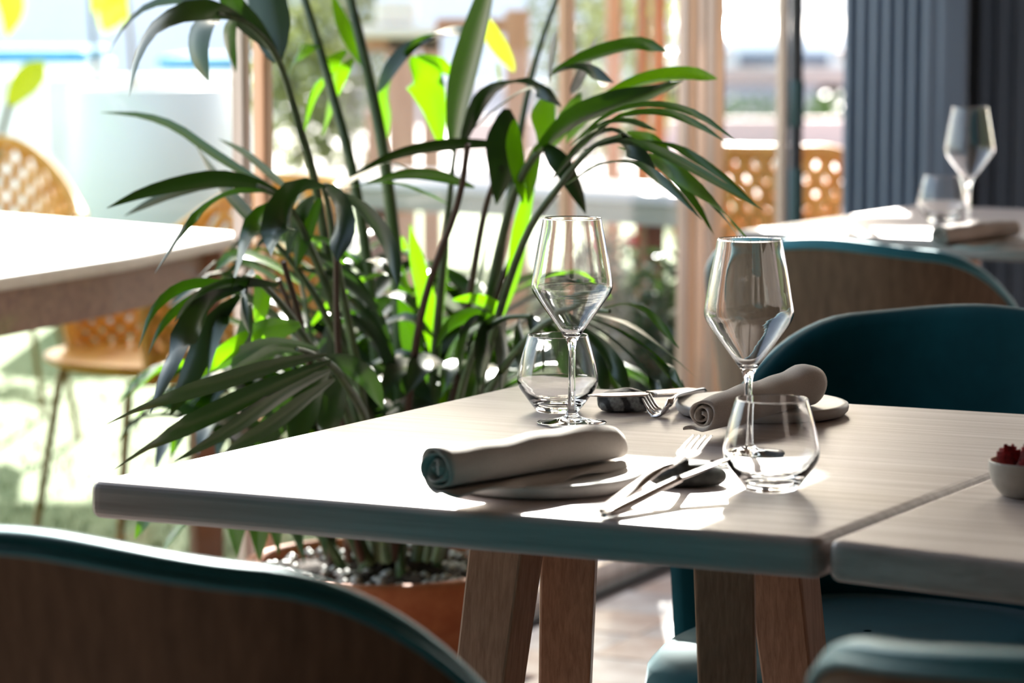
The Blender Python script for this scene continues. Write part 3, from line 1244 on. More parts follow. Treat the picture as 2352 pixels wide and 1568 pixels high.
# raised white benches with blue mattresses
def bench(label, x0, x1, D, z1, zc):
    t = thing('white_bench', label, 'bench', ((x0 + x1) / 2, D, 0))
    h = (x1 - x0) / 2
    g = G()
    g.box((0, .5, z1 / 2), (h, .5, z1 / 2))
    bevel(g.obj('base', M['white'], t, False), .01, 2)
    g = G()
    g.box((0, .5, (z1 + zc) / 2), (h - .01, .49, (zc - z1) / 2))
    bevel(g.obj('mattress', M['blue'], t, False), .05, 4)
    return t


D = 15.0
bench('white built-in bench with a blue mattress beyond the planters, left of the canes', at(-500, 0, D).x, at(200, 0, D).x, D, at(0, 146, D).z, at(0, 112, D).z)
bench('white built-in bench with a blue mattress, right of the canes', at(352, 0, D).x, at(590, 0, D).x, D, at(0, 160, D).z, at(0, 130, D).z)
g = G()
x0, x1 = at(-700, 0, 14).x, at(560, 0, 14).x
g.box(((x0 + x1) / 2, 14.2, .44), ((x1 - x0) / 2, .1, .44))
struct(g.obj('wall_garden', M['white'], smooth=False))

# pale house front far off
g = G()
g.box((-2, 46, 4), (30, .4, 4))
fac = thing('house', 'pale lilac house front closing the view, far out of focus', 'house', (0, 0, 0))
g.obj('wall', M['facade'], fac, False)
for px in (60, 420, 1050, 1330, 1560):
    c_ = at(px, -60, 45.6)
    g = G()
    g.box((c_.x, 45.58, 2.3), (.45, .05, .75))
    wd_ = g.obj('window', M['carglass'], fac, False)
    g = G()
    for sx in (-1, 1):
        g.box((c_.x + sx * .48, 45.55, 2.3), (.04, .06, .8))
        g.box((c_.x, 45.55, 2.3 + sx * .78), (.5, .06, .04))
    g.obj('window_frame', M['white'], wd_, False)


# bushes: leaf clusters
def bush(label, c, rad, n, m, size, name='bush', group=None, seed=0):
    rnd = random.Random(seed)
    t = thing(name, label, 'shrub', (c[0], c[1], 0), 0, group)
    g = G()
    for i in range(n):
        d = Vector((rnd.gauss(0, 1), rnd.gauss(0, 1), rnd.gauss(0, 1))).normalized() * (rnd.random() ** .4)
        p = Vector((d.x * rad[0], d.y * rad[1], c[2] + d.z * rad[2]))
        if p.z < .02:
            continue
        a = Vector((rnd.uniform(-1, 1), rnd.uniform(-1, 1), rnd.uniform(-.7, .9))).normalized() * size * rnd.uniform(.6, 1.4)
        b = a.cross(Vector((rnd.uniform(-1, 1), rnd.uniform(-1, 1), rnd.uniform(-1, 1)))).normalized() * size * .38
        g.add([p - a, p + b, p + a, p - b], [[0, 1, 2, 3]])
    o = g.obj('foliage', m, t, False)
    o['kind'] = 'stuff'
    for k in range(5):
        g = G()
        a = k * 1.26
        g.tube(spline([(0.02 * math.cos(a), .02 * math.sin(a), 0), (rad[0] * .3 * math.cos(a), rad[1] * .3 * math.sin(a), c[2] * .6), (rad[0] * .6 * math.cos(a), rad[1] * .6 * math.sin(a), c[2] + rad[2] * .3)], 8), [.014 - .0012 * q for q in range(8)], 6)
        g.obj('branch', M['stemdry'], t)
    return t


p = at(735, 200, 13.2)
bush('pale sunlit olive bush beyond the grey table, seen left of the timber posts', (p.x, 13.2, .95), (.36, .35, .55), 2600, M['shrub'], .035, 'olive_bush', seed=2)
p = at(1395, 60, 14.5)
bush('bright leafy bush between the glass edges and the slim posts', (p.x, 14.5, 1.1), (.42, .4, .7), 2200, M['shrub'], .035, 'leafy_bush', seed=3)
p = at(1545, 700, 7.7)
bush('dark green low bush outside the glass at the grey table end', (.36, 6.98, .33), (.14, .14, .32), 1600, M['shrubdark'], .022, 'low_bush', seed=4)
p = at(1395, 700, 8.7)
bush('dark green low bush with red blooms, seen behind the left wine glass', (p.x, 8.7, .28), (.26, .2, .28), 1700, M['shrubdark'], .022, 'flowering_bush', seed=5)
fb = bpy.data.objects['flowering_bush']
g = G()
for k in range(26):
    a, b2 = random.uniform(0, 6.28), random.uniform(0, .07)
    c_ = Vector((.10 + b2 * math.cos(a), b2 * math.sin(a) - .05, .56 + random.uniform(-.04, .05)))
    g.lathe([(.003, -.004), (.011, .0), (.014, .008), (.008, .012)], 7, c_)
g.obj('red_blooms', M['flowerred'], fb)['kind'] = 'stuff'

bush('added dark box hedge behind the amber lattice-backed chair', (.98, 10.4, .36), (.42, .28, .36), 1800, M['shrubdark'], .03, 'box_hedge', seed=9)  # put in so the gaps of the lattice read darker
# timber stand with white padded top and slim timber posts
D = 11.2
st = thing('timber_stand', 'orange timber stand with a bright white padded top beyond the grey table', 'stand', (at(930, 0, D).x, D, 0))
ox = at(930, 0, D).x
for px, wpx, ytop in ((857, 36, 250), (922, 66, 60), (990, 44, 60), (1188, 56, 22)):
    x = at(px, 0, D).x - ox
    ww = wpx / F * D / 2
    h = at(px, ytop, D).z
    g = G()
    g.box((x, 0, h / 2), (ww, .04, h / 2))
    bevel(g.obj('post', M['orangewood'], st, False), .004, 2)
g = G()
xa, xb = at(838, 0, D).x - ox, at(1012, 0, D).x - ox
g.box(((xa + xb) / 2, .05, at(0, 100, D).z), ((xb - xa) / 2, .09, .028))
g.obj('rail', M['orangewood'], st, False)
xa, xb = at(1000, 0, D).x - ox, at(1190, 0, D).x - ox
g = G()
g.box(((xa + xb) / 2, .06, at(0, 60, D).z), ((xb - xa) / 2, .03, .03))
g.obj('rail', M['orangewood'], st, False)
g = G()
xa, xb = at(832, 0, D).x - ox, at(992, 0, D).x - ox
zc = at(0, 88, D).z
g.prism([(xa - .02, -.12), (xb + .02, -.12), (xb + .02, .3), (xa - .02, .3)], zc, zc + .05)
g.prism([(xa + .05, -.06), (xb - .06, -.06), (xb - .06, .24), (xa + .05, .24)], zc + .05, zc + .14)
bevel(g.obj('padded_top', M['whitefab'], st, False), .03, 3)


# pergola: slim posts; the boarded roof above the view is added for lawn shade
pg = thing('pergola', 'timber pergola on slim square posts, unseen shade roof added, beyond the glass and behind the palm tips', 'pergola', (.45, 9.2, 0))
po = Vector((.45, 9.2, 0))
for px, D, wpx in ((1475, 9.0, 24), (1513, 9.15, 26), (1408, 9.6, 30)):
    p = at(px, 0, D)
    ww = wpx / F * D / 2
    g = G()
    g.box((p.x - po.x, p.y - po.y, 1.3), (ww, ww, 1.3), R(15))
    bevel(g.obj('post', M['orangewood'], pg, False), .003, 2)
for x in (-4.0, .9):
    g = G()
    g.box((x - po.x, 18.4 - po.y, 1.3), (.05, .05, 1.3))
    g.obj('post', M['orangewood'], pg, False)
g = G()
g.box((.25 - po.x, 9.05 - po.y, 2.55), (.62, .04, .07))
g.box((-1.5 - po.x, 18.4 - po.y, 2.55), (2.6, .04, .07))
g.obj('beam', M['orangewood'], pg, False)
g = G()
g.prism([(q[0] - po.x, q[1] - po.y) for q in ((-.22, 8.75), (.36, 8.75), (.36, 18.5), (-.72, 18.5), (-.72, 9.95), (-.22, 9.95))], 2.62, 2.66)
g.obj('shade_roof', M['orangewood'], pg, False)
g = G()
g.prism([(q[0] - po.x, q[1] - po.y) for q in ((-4.5, 10.45), (-.73, 10.45), (-.73, 12.15), (-4.5, 12.15))], 2.62, 2.64)
g.obj('shade_awning', M['whitefab'], pg, False)  # unseen awning and its poles, added to shade the near lawn strip
for x, y in ((-4.4, 10.5), (-4.4, 12.1)):
    g = G()
    g.tube([(x - po.x, y - po.y, 0), (x - po.x, y - po.y, 2.62)], .03, 10)
    g.obj('shade_awning_pole', M['orangewood'], pg)

# parked car far behind, nose towards us
D = 27.5
ca = at(1800, 100, D)
car = thing('car', 'white car parked nose-on far beyond the lattice-backed chair, heavily out of focus', 'car', (ca.x, D, 0))
prof = [(0, .50), (-.04, .66), (.02, .80), (.25, .92), (.9, 1.05), (1.5, 1.15), (2.2, 1.62), (3.4, 1.66), (4.5, 1.2), (4.6, .5)]
g = G()
rows = []
for x, sx in ((-.95, .93), (-.86, 1), (0, 1.01), (.86, 1), (.95, .93)):
    rows.append([(x * (.84 if z > 1.3 else 1), y + .18 * (abs(x) / .95) ** 3 * (1 if y < 1 else 0), .5 + (z - .5) * sx) for y, z in prof])
g.grid(rows)
g.add(rows[0], [list(range(len(prof)))])
g.add(rows[-1], [list(range(len(prof)))])
g.add([rows[0][0], rows[0][-1], rows[-1][-1], rows[-1][0]], [[3, 2, 1, 0]])
g.obj('body', M['carwhite'], car)
g = G()
g.add([(-.74, 1.58, 1.2), (.74, 1.58, 1.2), (.66, 2.16, 1.60), (-.66, 2.16, 1.60)], [[0, 1, 2, 3]])
g.obj('windscreen', M['carglass'], car, False)
g = G()
g.box((0, .02, .56), (.86, .06, .085))
bevel(g.obj('bumper', mat('beige_bumper', srgb(186, 164, 156), .5), car, False), .03, 3)
g = G()
g.box((0, -.0, .72), (.42, .03, .05))
g.obj('grille', M['carglass'], car, False)
for x in (-.66, .66):
    g = G()
    g.box((x, .05, .77), (.16, .05, .05))
    bevel(g.obj('headlight', M['alu'], car, False), .02, 2)
for x in (-.82, .82):
    for y in (.9, 3.7):
        g = G()
        g.tube([(x - .1, y, .33), (x + .1, y, .33)], .33, 24)
        wh = g.obj('wheel', M['tyre'], car)
        g = G()
        g.tube([(x - .11, y, .33), (x + .11, y, .33)], .18, 16)
        g.obj('hub_cap', M['alu'], wh)
# planted bank with a low kerb wall in front of the car
kx = at(1790, 0, 24.6).x
g = G()
g.box((kx + 1.5, 24.6, .14), (4.2, .12, .14))
struct(g.obj('trim_4', mat('pinkish_kerb', srgb(204, 178, 170), .8), smooth=False))
p = at(1790, 200, 25.8)
bush('olive hedge strip in front of the white car, far out of focus', (p.x + .6, 25.8, .20), (2.6, .5, .26), 2600, M['shrubdark'], .05, 'hedge_strip', seed=6)

# ================================================================== potted palm
PD = 4.6
pc = Vector((at(877, 1285, PD).x, PD, 0))
palm = thing('potted_palm', 'large green palm with arching fronds in a terracotta pot, behind the nearest table', 'potted plant', pc)
PZ = .35
g = G()
g.lathe([(.02, 0), (.15, 0), (.158, .01), (.205, .27), (.218, .275), (.222, PZ - .008), (.214, PZ), (.200, PZ), (.196, PZ - .01), (.190, PZ - .05), (.01, PZ - .05)], 64)
g.obj('pot', M['terracotta'], palm)
g = G()
rnd = random.Random(4)
rows = []
for k in range(9):
    r_ = .194 * (1 - k / 8) + .002
    rows.append([(r_ * math.cos(a), r_ * math.sin(a), PZ - .032 + .018 * rnd.random() + .02 * k / 8) for a in [2 * math.pi * i / 36 for i in range(36)]])
g.grid(rows, closed=True)
g.obj('soil', M['soil'], palm, False)
g = G()
for k in range(150):
    a, r_ = rnd.uniform(0, 6.28), .185 * math.sqrt(rnd.random())
    c_ = Vector((r_ * math.cos(a), r_ * math.sin(a), PZ - .012 + .004 * rnd.random()))
    q = rnd.uniform(.006, .012)
    vv = [c_ + Vector((q, 0, 0)), c_ + Vector((0, q * .8, 0)), c_ - Vector((q, 0, 0)), c_ - Vector((0, q * .8, 0)), c_ + Vector((0, 0, q * .7)), c_ - Vector((0, 0, q * .7))]
    g.add(vv, [[0, 1, 4], [1, 2, 4], [2, 3, 4], [3, 0, 4], [1, 0, 5], [2, 1, 5], [3, 2, 5], [0, 3, 5]])
g.obj('pebbles', M['pebble'], palm)['kind'] = 'stuff'
NLEAF = 0


def frond(stem, leaves, sm_='stem', r0=.0085, r1=.003, world=False):
    """stem: (px,py,D) points base to tip; leaves: (material, width m, [(px,py)...], D start, D end, tilt)"""
    global NLEAF
    pts = [at(*q) - pc for q in stem]
    sp_ = spline(pts, 26)
    g = G()
    g.tube(sp_, [r0 + (r1 - r0) * i / 25 for i in range(26)], 7)
    fr_ = g.obj('frond', M[sm_], palm)
    for m, wd, pp, d0, d1, tl in leaves:
        n = len(pp)
        P = [at(q[0], q[1], d0 + (d1 - d0) * i / (n - 1)) - pc for i, q in enumerate(pp)]
        g = G()
        bladeleaf(g, P, 1.52 * wd / max(.5, math.cos(tl)), tl, 12, .32, .16, None)
        g.obj('leaflet', M[m], fr_)
        NLEAF += 1
    return fr_


def vw(px, D):
    return px / F * D


def L(m, wpx, D0, dD, tl, *pp):
    return (m, vw(wpx, D0), list(pp), D0, D0 + dD, tl)


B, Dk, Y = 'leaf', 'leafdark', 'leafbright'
base = (900, 1290, 4.6)
# F1: tall frond arching over the top left
frond([(860, 1280, 4.55), (770, 700, 4.4), (725, 425, 4.3), (690, 300, 4.25), (640, 140, 4.2), (575, 60, 4.15), (500, 30, 4.1)], [
    L(Dk, 66, 4.2, .1, .1, (637, 142), (625, 80), (610, 0), (600, -80), (590, -160)),
    L(Dk, 34, 4.15, -.25, .2, (560, 48), (500, 26), (425, 26), (350, 68), (312, 140), (297, 222)),
    L(B, 54, 4.15, -.1, .15, (500, 28), (462, 60), (456, 120), (480, 186)),
    L(B, 32, 4.15, .1, .2, (540, 40), (525, 80), (528, 120), (542, 166)),
    L(Dk, 14, 4.15, .15, .3, (560, 50), (500, 12), (420, -2), (340, 12), (285, 60), (245, 130)),
    L(Dk, 38, 4.2, -.1, .1, (632, 120), (585, 70), (545, 25), (505, -40), (480, -90)),
    L(Dk, 30, 4.2, .2, .3, (620, 110), (580, 40), (560, -40)),
])
# F2: thin frond reaching left at mid height
frond([(870, 1285, 4.5), (790, 800, 4.3), (700, 540, 4.15), (640, 455, 4.1), (590, 425, 4.05)], [
    L(B, 15, 4.1, .25, .4, (640, 440), (560, 395), (480, 345), (400, 290), (320, 264), (230, 258)),
    L(Dk, 26, 4.1, .2, .3, (640, 560), (580, 505), (520, 440), (480, 385), (450, 335)),
    L(Dk, 24, 4.1, -.15, .4, (660, 455), (590, 425), (500, 410), (410, 422), (320, 446), (245, 478)),
    L(Dk, 17, 4.1, .1, .4, (640, 450), (560, 420), (480, 420), (390, 445), (330, 472), (285, 496)),
    L(B, 14, 4.05, -.3, .5, (610, 440), (540, 440), (480, 470), (420, 530), (355, 628)),
    L(B, 14, 4.1, .2, .4, (680, 450), (620, 400), (560, 350), (500, 318)),
])
# F3: drooping cluster in the centre left
frond([(880, 1285, 4.55), (830, 900, 4.3), (780, 640, 4.15), (755, 480, 4.1), (742, 430, 4.05)], [
    L(Dk, 58, 4.05, -.2, -.5, (745, 432), (690, 440), (650, 495), (632, 545), (622, 590)),
    L(Dk, 58, 4.05, -.1, .5, (742, 430), (770, 470), (783, 530), (775, 600)),
    L(Dk, 34, 4.1, -.1, .3, (770, 440), (830, 480), (880, 540), (905, 600), (915, 660)),
    L(B, 26, 4.15, 0, .2, (735, 455), (705, 520), (690, 570), (680, 620)),
    L(Dk, 22, 4.1, .1, .4, (720, 450), (690, 490), (665, 540), (660, 600)),
    L(B, 14, 4.1, .3, .5, (760, 445), (830, 425), (910, 422), (980, 445), (1040, 475)),
    L(Dk, 16, 4.15, .3, .5, (770, 440), (830, 400), (890, 372), (960, 400)),
    L(B, 28, 4.05, -.2, .3, (660, 462), (600, 490), (565, 545), (545, 610), (528, 675)),
    L(Y, 46, 4.35, .1, .1, (700, 545), (740, 560), (780, 590), (800, 640)),
    L(Dk, 36, 4.2, .1, .2, (600, 520), (650, 545), (690, 590)),
])
# F4: lower left cluster with pale highlights
frond([(885, 1285, 4.45), (800, 960, 4.2), (690, 760, 4.05), (610, 660, 3.95), (560, 635, 3.9)], [
    L(Dk, 44, 3.95, -.1, .1, (575, 620), (560, 660), (556, 705), (572, 765)),
    L(Y, 28, 4.0, .1, .1, (590, 630), (602, 670), (596, 720), (592, 765)),
    L(Dk, 42, 3.9, -.25, .2, (560, 665), (490, 690), (430, 760), (390, 840), (345, 950)),
    L(Dk, 38, 3.9, -.15, .1, (550, 680), (485, 750), (450, 830), (420, 900), (390, 955)),
    L(B, 34, 3.9, -.1, .2, (530, 690), (500, 740), (485, 800), (478, 860)),
    L(B, 16, 3.9, -.1, .4, (560, 660), (480, 650), (410, 662), (350, 715), (318, 800)),
    L(B, 14, 3.95, -.1, .4, (550, 672), (480, 676), (420, 700), (370, 750), (340, 815)),
    L(Dk, 24, 3.95, -.2, .3, (640, 655), (560, 650), (500, 660), (440, 690), (400, 740)),
    L(Y, 26, 4.0, 0, .2, (570, 760), (530, 800), (490, 830), (455, 872)),
    L(Dk, 26, 4.0, .1, .2, (575, 700), (560, 770), (545, 830), (530, 880)),
])
# F5: spiky lowest frond to the left
frond([(890, 1285, 4.35), (850, 1000, 4.1), (780, 860, 3.9), (720, 815, 3.8), (680, 800, 3.75)], [
    L(Dk, 30, 3.8, -.35, .3, (750, 815), (640, 838), (520, 875), (400, 912), (320, 940), (245, 974)),
    L(Dk, 34, 3.8, -.3, .3, (760, 830), (640, 880), (520, 935), (400, 995), (330, 1035), (262, 1078)),
    L(Dk, 32, 3.85, -.25, .3, (760, 850), (680, 890), (600, 940), (500, 1005), (400, 1060)),
    L(Dk, 30, 3.9, -.2, .3, (770, 870), (700, 920), (620, 980), (530, 1035), (480, 1075)),
    L(B, 24, 3.9, .2, .4, (730, 800), (640, 790), (560, 810), (470, 850), (420, 880)),
    L(B, 18, 3.85, .1, .4, (720, 810), (640, 800), (580, 830), (500, 880), (370, 950)),
    L(Dk, 52, 4.0, -.1, .2, (760, 840), (720, 900), (690, 970), (670, 1040)),
    L(Dk, 52, 4.05, -.1, .1, (790, 850), (770, 920), (750, 990), (740, 1050)),
    L(Dk, 46, 4.1, 0, .2, (720, 860), (660, 940), (610, 1000), (570, 1050)),
    L(Dk, 44, 3.95, 0, .1, (740, 820), (800, 840), (850, 880), (880, 940)),
    L(Y, 40, 4.0, .1, .3, (690, 745), (620, 760), (560, 790), (520, 830)),
])
# F6: low hanging tips below the table edge
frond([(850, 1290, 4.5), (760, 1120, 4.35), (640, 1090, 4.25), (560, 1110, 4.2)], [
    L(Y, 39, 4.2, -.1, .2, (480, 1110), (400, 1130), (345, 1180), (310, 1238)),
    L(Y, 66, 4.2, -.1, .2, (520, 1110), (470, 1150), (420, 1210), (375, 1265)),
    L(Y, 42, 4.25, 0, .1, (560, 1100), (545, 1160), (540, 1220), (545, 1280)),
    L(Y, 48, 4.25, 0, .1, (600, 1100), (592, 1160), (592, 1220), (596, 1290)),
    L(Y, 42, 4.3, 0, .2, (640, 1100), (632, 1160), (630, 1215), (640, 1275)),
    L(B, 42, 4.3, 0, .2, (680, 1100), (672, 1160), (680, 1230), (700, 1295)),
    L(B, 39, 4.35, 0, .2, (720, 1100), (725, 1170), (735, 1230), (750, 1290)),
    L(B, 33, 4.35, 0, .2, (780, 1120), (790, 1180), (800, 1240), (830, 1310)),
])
# F7/F8: two long bare stems up the centre left, with bright backlit leaflets
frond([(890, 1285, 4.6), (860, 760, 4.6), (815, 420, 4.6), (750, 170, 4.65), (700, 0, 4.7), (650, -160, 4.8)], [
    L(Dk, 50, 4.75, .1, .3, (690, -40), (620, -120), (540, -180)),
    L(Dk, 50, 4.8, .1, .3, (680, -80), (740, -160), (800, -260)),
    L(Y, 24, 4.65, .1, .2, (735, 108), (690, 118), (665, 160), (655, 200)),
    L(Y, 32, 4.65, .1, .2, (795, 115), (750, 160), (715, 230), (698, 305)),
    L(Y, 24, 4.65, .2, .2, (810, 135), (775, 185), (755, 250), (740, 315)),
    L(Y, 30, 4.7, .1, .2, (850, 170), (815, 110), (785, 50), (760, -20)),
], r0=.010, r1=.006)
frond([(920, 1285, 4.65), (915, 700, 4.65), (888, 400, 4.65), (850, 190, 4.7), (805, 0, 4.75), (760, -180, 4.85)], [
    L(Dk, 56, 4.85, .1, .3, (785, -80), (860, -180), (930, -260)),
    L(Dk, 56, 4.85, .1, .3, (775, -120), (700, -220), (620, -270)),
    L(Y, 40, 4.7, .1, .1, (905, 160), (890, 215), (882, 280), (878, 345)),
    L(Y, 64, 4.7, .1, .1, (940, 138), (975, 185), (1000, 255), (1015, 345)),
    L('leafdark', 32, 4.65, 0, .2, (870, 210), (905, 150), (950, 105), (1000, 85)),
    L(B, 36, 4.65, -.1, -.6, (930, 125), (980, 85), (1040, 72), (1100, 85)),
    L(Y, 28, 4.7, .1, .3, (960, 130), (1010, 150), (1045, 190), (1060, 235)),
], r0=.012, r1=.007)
# F9: big upright leaf in the middle
frond([(960, 1285, 4.5), (1000, 800, 4.45), (1030, 480, 4.4), (1045, 340, 4.4)], [
    L(B, 92, 4.4, .15, .1, (1040, 350), (1058, 230), (1090, 110), (1120, 0), (1150, -130)),
    L(Dk, 50, 4.4, -.2, .2, (1060, 340), (1110, 230), (1170, 190), (1230, 200), (1290, 245)),
    L(B, 24, 4.4, -.15, .5, (1085, 300), (1140, 250), (1200, 210), (1260, 190)),
    L(Dk, 16, 4.35, -.2, .5, (1180, 335), (1080, 330), (980, 338), (890, 362), (800, 408)),
    L(B, 16, 4.3, -.2, .5, (1090, 430), (1010, 405), (930, 400), (840, 420)),
], r0=.009)
# stem running up out of the frame on the right of the centre
frond([(1010, 1285, 4.75), (1130, 700, 4.75), (1190, 330, 4.8), (1230, 140, 4.85), (1285, -20, 4.9), (1340, -160, 5.0)], [
    L(Dk, 44, 4.9, .1, .2, (1300, -60), (1380, -140), (1460, -180)),
    L(Dk, 44, 4.9, .1, .2, (1310, -80), (1230, -180), (1180, -260)),
    L('leafyellow', 40, 5.2, .2, .2, (1120, 40), (1140, 90), (1160, 130), (1180, 165)),
    L('leafyellow', 26, 5.2, .2, .2, (1140, 150), (1150, 175), (1140, 200)),
], r0=.008)
# F10: right hand frond with broad bright fan
frond([(1000, 1285, 4.5), (1080, 900, 4.4), (1150, 560, 4.3), (1200, 400, 4.25), (1290, 300, 4.2), (1430, 225, 4.15), (1540, 190, 4.1)], [
    L(B, 32, 4.2, -.1, .3, (1270, 165), (1340, 135), (1420, 108), (1480, 102), (1532, 118)),
    L(Y, 38, 4.15, -.1, .3, (1380, 225), (1450, 195), (1520, 176), (1590, 170), (1648, 181)),
    L(B, 56, 4.2, -.1, .2, (1230, 350), (1310, 280), (1400, 240), (1490, 215), (1570, 185)),
    L(Y, 44, 4.3, .1, .1, (1260, 210), (1250, 250), (1255, 300), (1240, 350)),
    L(Y, 44, 4.3, .1, .1, (1330, 215), (1310, 260), (1290, 310), (1262, 350)),
    L(Y, 40, 4.3, .1, .2, (1400, 215), (1370, 250), (1330, 290), (1300, 330)),
    L(Dk, 46, 4.3, .1, .2, (1262, 190), (1268, 150), (1275, 110), (1280, 70)),
    L(Dk, 50, 4.3, .1, .2, (1310, 210), (1340, 170), (1360, 130), (1370, 85)),
    L(Dk, 38, 4.2, -.1, .2, (1250, 330), (1290, 375), (1320, 430), (1346, 492)),
    L(Dk, 24, 4.2, -.1, .4, (1260, 175), (1310, 158), (1360, 165), (1410, 190)),
    L(Y, 28, 4.25, 0, .1, (1182, 275), (1182, 330), (1192, 400), (1202, 470)),
    L(Y, 24, 4.25, 0, .1, (1235, 330), (1228, 370), (1220, 420), (1212, 470)),
    L(Dk, 60, 4.3, 0, .1, (1165, 250), (1160, 320), (1155, 390), (1140, 470)),
    L(Y, 34, 4.35, 0, .1, (1230, 380), (1200, 520), (1180, 640), (1150, 740)),
], r0=.009)
# F11: long thin leaflets arching to the right
frond([(1010, 1285, 4.4), (1110, 850, 4.2), (1200, 560, 4.05), (1290, 420, 4.0), (1360, 340, 3.95), (1430, 310, 3.9)], [
    L(B, 14, 3.95, -.2, .4, (1310, 335), (1400, 262), (1500, 240), (1600, 262), (1695, 326)),
    L(B, 14, 3.95, -.15, .4, (1330, 340), (1420, 270), (1520, 258), (1600, 285), (1665, 325)),
    L(B, 16, 3.95, -.2, .4, (1340, 345), (1440, 325), (1550, 365), (1650, 420), (1752, 482)),
    L(Dk, 30, 3.95, -.1, .2, (1390, 320), (1430, 330), (1470, 355), (1505, 388)),
    L(Y, 26, 4.0, -.1, .3, (1440, 305), (1490, 325), (1530, 352), (1560, 385)),
    L(B, 17, 3.95, -.25, .4, (1300, 425), (1380, 378), (1460, 378), (1540, 430), (1612, 505)),
    L(Y, 25, 3.95, -.3, .3, (1420, 340), (1520, 375), (1610, 440), (1680, 505), (1728, 560)),
    L(B, 14, 3.95, -.3, .4, (1430, 335), (1540, 385), (1620, 450), (1680, 520), (1712, 575)),
    L(B, 13, 4.0, -.2, .4, (1430, 320), (1540, 335), (1640, 390), (1745, 478)),
    L(B, 18, 3.95, -.1, .5, (1330, 320), (1390, 285), (1450, 280), (1510, 300)),
    L(Dk, 22, 4.0, -.1, .4, (1270, 410), (1340, 330), (1400, 300), (1450, 318)),
    L(B, 13, 4.0, -.1, .4, (1440, 330), (1540, 400), (1600, 470), (1640, 540)),
], r0=.007)
# F12: low right frond, blue-grey drooping leaflets beside the wine glass
frond([(1000, 1285, 4.3), (1100, 950, 4.1), (1220, 770, 3.95), (1330, 715, 3.9), (1400, 715, 3.85)], [
    L(B, 22, 3.9, -.2, .3, (1360, 720), (1440, 745), (1520, 800), (1600, 868)),
    L(B, 22, 3.9, -.2, .3, (1340, 725), (1430, 765), (1500, 820), (1560, 885), (1590, 930)),
    L(Dk, 26, 3.9, -.2, .3, (1330, 730), (1400, 775), (1460, 830), (1510, 890), (1530, 930)),
    L(Dk, 30, 3.95, -.1, .2, (1300, 735), (1370, 790), (1420, 850), (1450, 920)),
    L(Dk, 32, 3.95, -.1, .2, (1280, 740), (1340, 800), (1380, 860), (1400, 930)),
    L(B, 20, 3.9, -.1, .4, (1370, 715), (1440, 700), (1500, 730), (1560, 800)),
    L(Dk, 36, 4.0, 0, .1, (1260, 745), (1300, 820), (1320, 880), (1330, 940)),
    L(B, 18, 3.9, -.2, .4, (1350, 720), (1450, 780), (1540, 850), (1572, 900)),
    L(B, 16, 4.0, .1, .4, (1250, 735), (1300, 690), (1350, 670), (1400, 690)),
], r0=.007)
# F13: glossy fan behind the tumbler
frond([(980, 1285, 4.35), (1040, 980, 4.2), (1090, 800, 4.1), (1150, 735, 4.05), (1220, 725, 4.0)], [
    L(Dk, 40, 4.1, -.1, .1, (1110, 735), (1080, 750), (1062, 800), (1055, 860)),
    L(Dk, 44, 4.1, -.1, .1, (1140, 728), (1120, 760), (1108, 830), (1100, 900)),
    L(Dk, 44, 4.1, -.1, .1, (1165, 722), (1160, 770), (1158, 840), (1150, 910)),
    L(Dk, 36, 4.05, -.1, .1, (1190, 720), (1200, 770), (1200, 840), (1195, 900)),
    L(Dk, 28, 4.05, -.1, .1, (1215, 722), (1235, 760), (1242, 810), (1240, 870)),
    L(B, 16, 4.05, -.1, .3, (1225, 725), (1250, 740), (1262, 780), (1265, 830)),
    L(B, 24, 4.1, -.1, .4, (1140, 735), (1080, 725), (1030, 750), (1000, 800)),
    L(Y, 40, 4.3, 0, .1, (1040, 690), (1090, 690), (1130, 705), (1160, 740)),
], r0=.007)
# narrow dry stems through the middle
for q in ([(905, 1285, 4.5), (960, 760, 4.3), (1050, 470, 4.2), (1075, 330, 4.15)], [(985, 1285, 4.55), (1060, 800, 4.4), (1110, 500, 4.35), (1150, 380, 4.3)],
          [(800, 1285, 4.45), (790, 1000, 4.25), (775, 760, 4.15), (772, 560, 4.1)], [(830, 1285, 4.45), (740, 960, 4.2), (690, 740, 4.1), (650, 600, 4.05)],
          [(760, 1290, 4.6), (740, 1000, 4.5), (700, 800, 4.4), (640, 640, 4.35)], [(1020, 1285, 4.6), (1100, 850, 4.6), (1170, 600, 4.6), (1280, 440, 4.55)]):
    frond(q, [], 'stemdry', .0065, .004)
# F14: parallel dark leaflets falling to the right in the left middle
frond([(880, 1285, 4.5), (840, 960, 4.35), (745, 720, 4.25), (660, 590, 4.2), (610, 540, 4.2)], [
    L(Dk, 30, 4.2, .1, .2, (650, 575), (730, 590), (810, 640), (870, 720)),
    L(Dk, 32, 4.2, .1, .2, (680, 615), (770, 640), (850, 700), (900, 790)),
    L(Dk, 34, 4.25, .1, .2, (710, 660), (800, 690), (870, 760), (915, 850)),
    L(Dk, 34, 4.25, .1, .2, (740, 710), (820, 740), (880, 810), (920, 900)),
    L(B, 26, 4.2, .1, .3, (630, 556), (700, 545), (760, 560), (830, 610)),
    L(Dk, 38, 4.3, .1, .2, (760, 740), (750, 830), (735, 920), (700, 1000)),
    L(Dk, 42, 4.3, .1, .2, (800, 830), (830, 900), (860, 960), (900, 1010)),
], r0=.008)
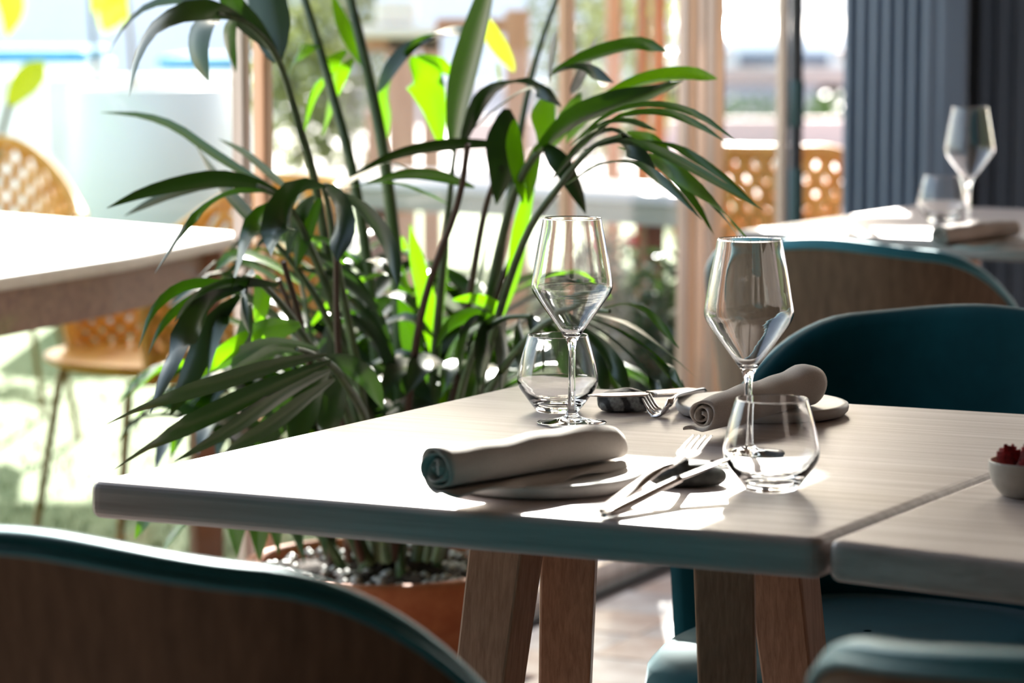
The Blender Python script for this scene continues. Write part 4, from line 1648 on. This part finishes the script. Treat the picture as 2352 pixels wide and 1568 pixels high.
# F15: upright sunlit leaflets in the middle of the clump
frond([(955, 1285, 4.6), (985, 1050, 4.55), (1005, 880, 4.55)], [
    L(Y, 44, 4.55, 0, .1, (1000, 900), (1012, 760), (1026, 620), (1032, 475)),
    L(Y, 30, 4.55, 0, .2, (1000, 830), (985, 720), (960, 610), (942, 515)),
    L(B, 40, 4.5, 0, .1, (990, 960), (960, 850), (935, 730), (925, 610)),
    L(B, 40, 4.6, 0, .2, (1020, 900), (1070, 760), (1105, 640), (1125, 520)),
    L(Y, 34, 4.6, 0, .2, (1010, 880), (1050, 790), (1110, 740), (1160, 720)),
    L(Dk, 46, 4.5, 0, .1, (980, 980), (930, 900), (880, 850), (820, 830)),
    L(Dk, 46, 4.45, 0, .1, (990, 1000), (960, 930), (950, 860), (965, 780)),
    L(Dk, 44, 4.45, 0, .1, (1000, 990), (1040, 920), (1060, 850), (1050, 780)),
], r0=.009, r1=.005)
# dense heart: fronds grown from the pot, leaflets along each rachis
rnd = random.Random(11)


def grown(az, el, length, droop, nl, D0=None, m=(B, Dk, Dk, Dk, Y), lw=.046, ll=.33, up=0.0, start=.40):
    global NLEAF
    b0 = Vector((rnd.uniform(-.09, .09), rnd.uniform(-.08, .08), PZ - .02))
    d = Vector((math.cos(az) * math.cos(el), math.sin(az) * math.cos(el), math.sin(el)))
    pts = []
    for i in range(9):
        t = i / 8
        pts.append(b0 + d * (length * t) - Vector((0, 0, droop * t * t * t)) + Vector((math.cos(az), math.sin(az), 0)) * (droop * .25 * t * t))
    sp_ = spline(pts, 22)
    g = G()
    g.tube(sp_, [.0085 - .006 * i / 21 for i in range(22)], 7)
    fr_ = g.obj('frond', M['stem'], palm)
    for k in range(nl):
        t = start + (1 - start) * (k // 2 + .5) / (nl / 2)
        i = min(20, int(t * 21))
        p = sp_[i]
        tg = (sp_[i + 1] - sp_[i]).normalized()
        sd_ = tg.cross(Vector((0, 0, 1))).normalized() * (1 if k % 2 else -1)
        l = ll * (1 - .45 * abs(t - .6) / .4) * rnd.uniform(.85, 1.1)
        d1 = (tg * .65 + sd_ * .75 + Vector((0, 0, .12))).normalized()
        P = [p, p + d1 * l * .35, p + d1 * l * .72 - Vector((0, 0, l * .12)), p + d1 * l * .95 - Vector((0, 0, l * .38))]
        g = G()
        bladeleaf(g, P, lw * rnd.uniform(.8, 1.2), rnd.uniform(-.3, .3), 9, .32, .2, Vector((0, 0, 1)).lerp(sd_, -.3))
        g.obj('leaflet', M[rnd.choice(m)], fr_)
        NLEAF += 1


# (azimuth, elevation, length, droop, leaflets): the heart
grown(R(150), R(62), .52, .16, 14, lw=.052)
grown(R(75), R(66), .66, .18, 14, lw=.052)
grown(R(20), R(60), .62, .22, 14, lw=.052)
grown(R(110), R(72), .66, .15, 14, lw=.052)
grown(R(-160), R(60), .42, .12, 10)
grown(R(-60), R(62), .60, .18, 10)
grown(R(-20), R(48), .62, .22, 10)
grown(R(170), R(66), .46, .14, 12, m=(Dk, Dk, B), lw=.040, ll=.34)
grown(R(-130), R(70), .48, .12, 10, m=(Dk, Dk, B), lw=.040, ll=.30)
# more fronds thickening the heart
grown(R(95), R(64), .62, .2, 14, m=(Dk, Dk, B), lw=.044, ll=.36)
grown(R(165), R(70), .48, .14, 14, m=(Dk, Dk, B), lw=.044, ll=.36)
grown(R(-100), R(74), .66, .14, 12, m=(Dk, B, Y), lw=.042, ll=.32)
print('LEAFLETS', NLEAF)
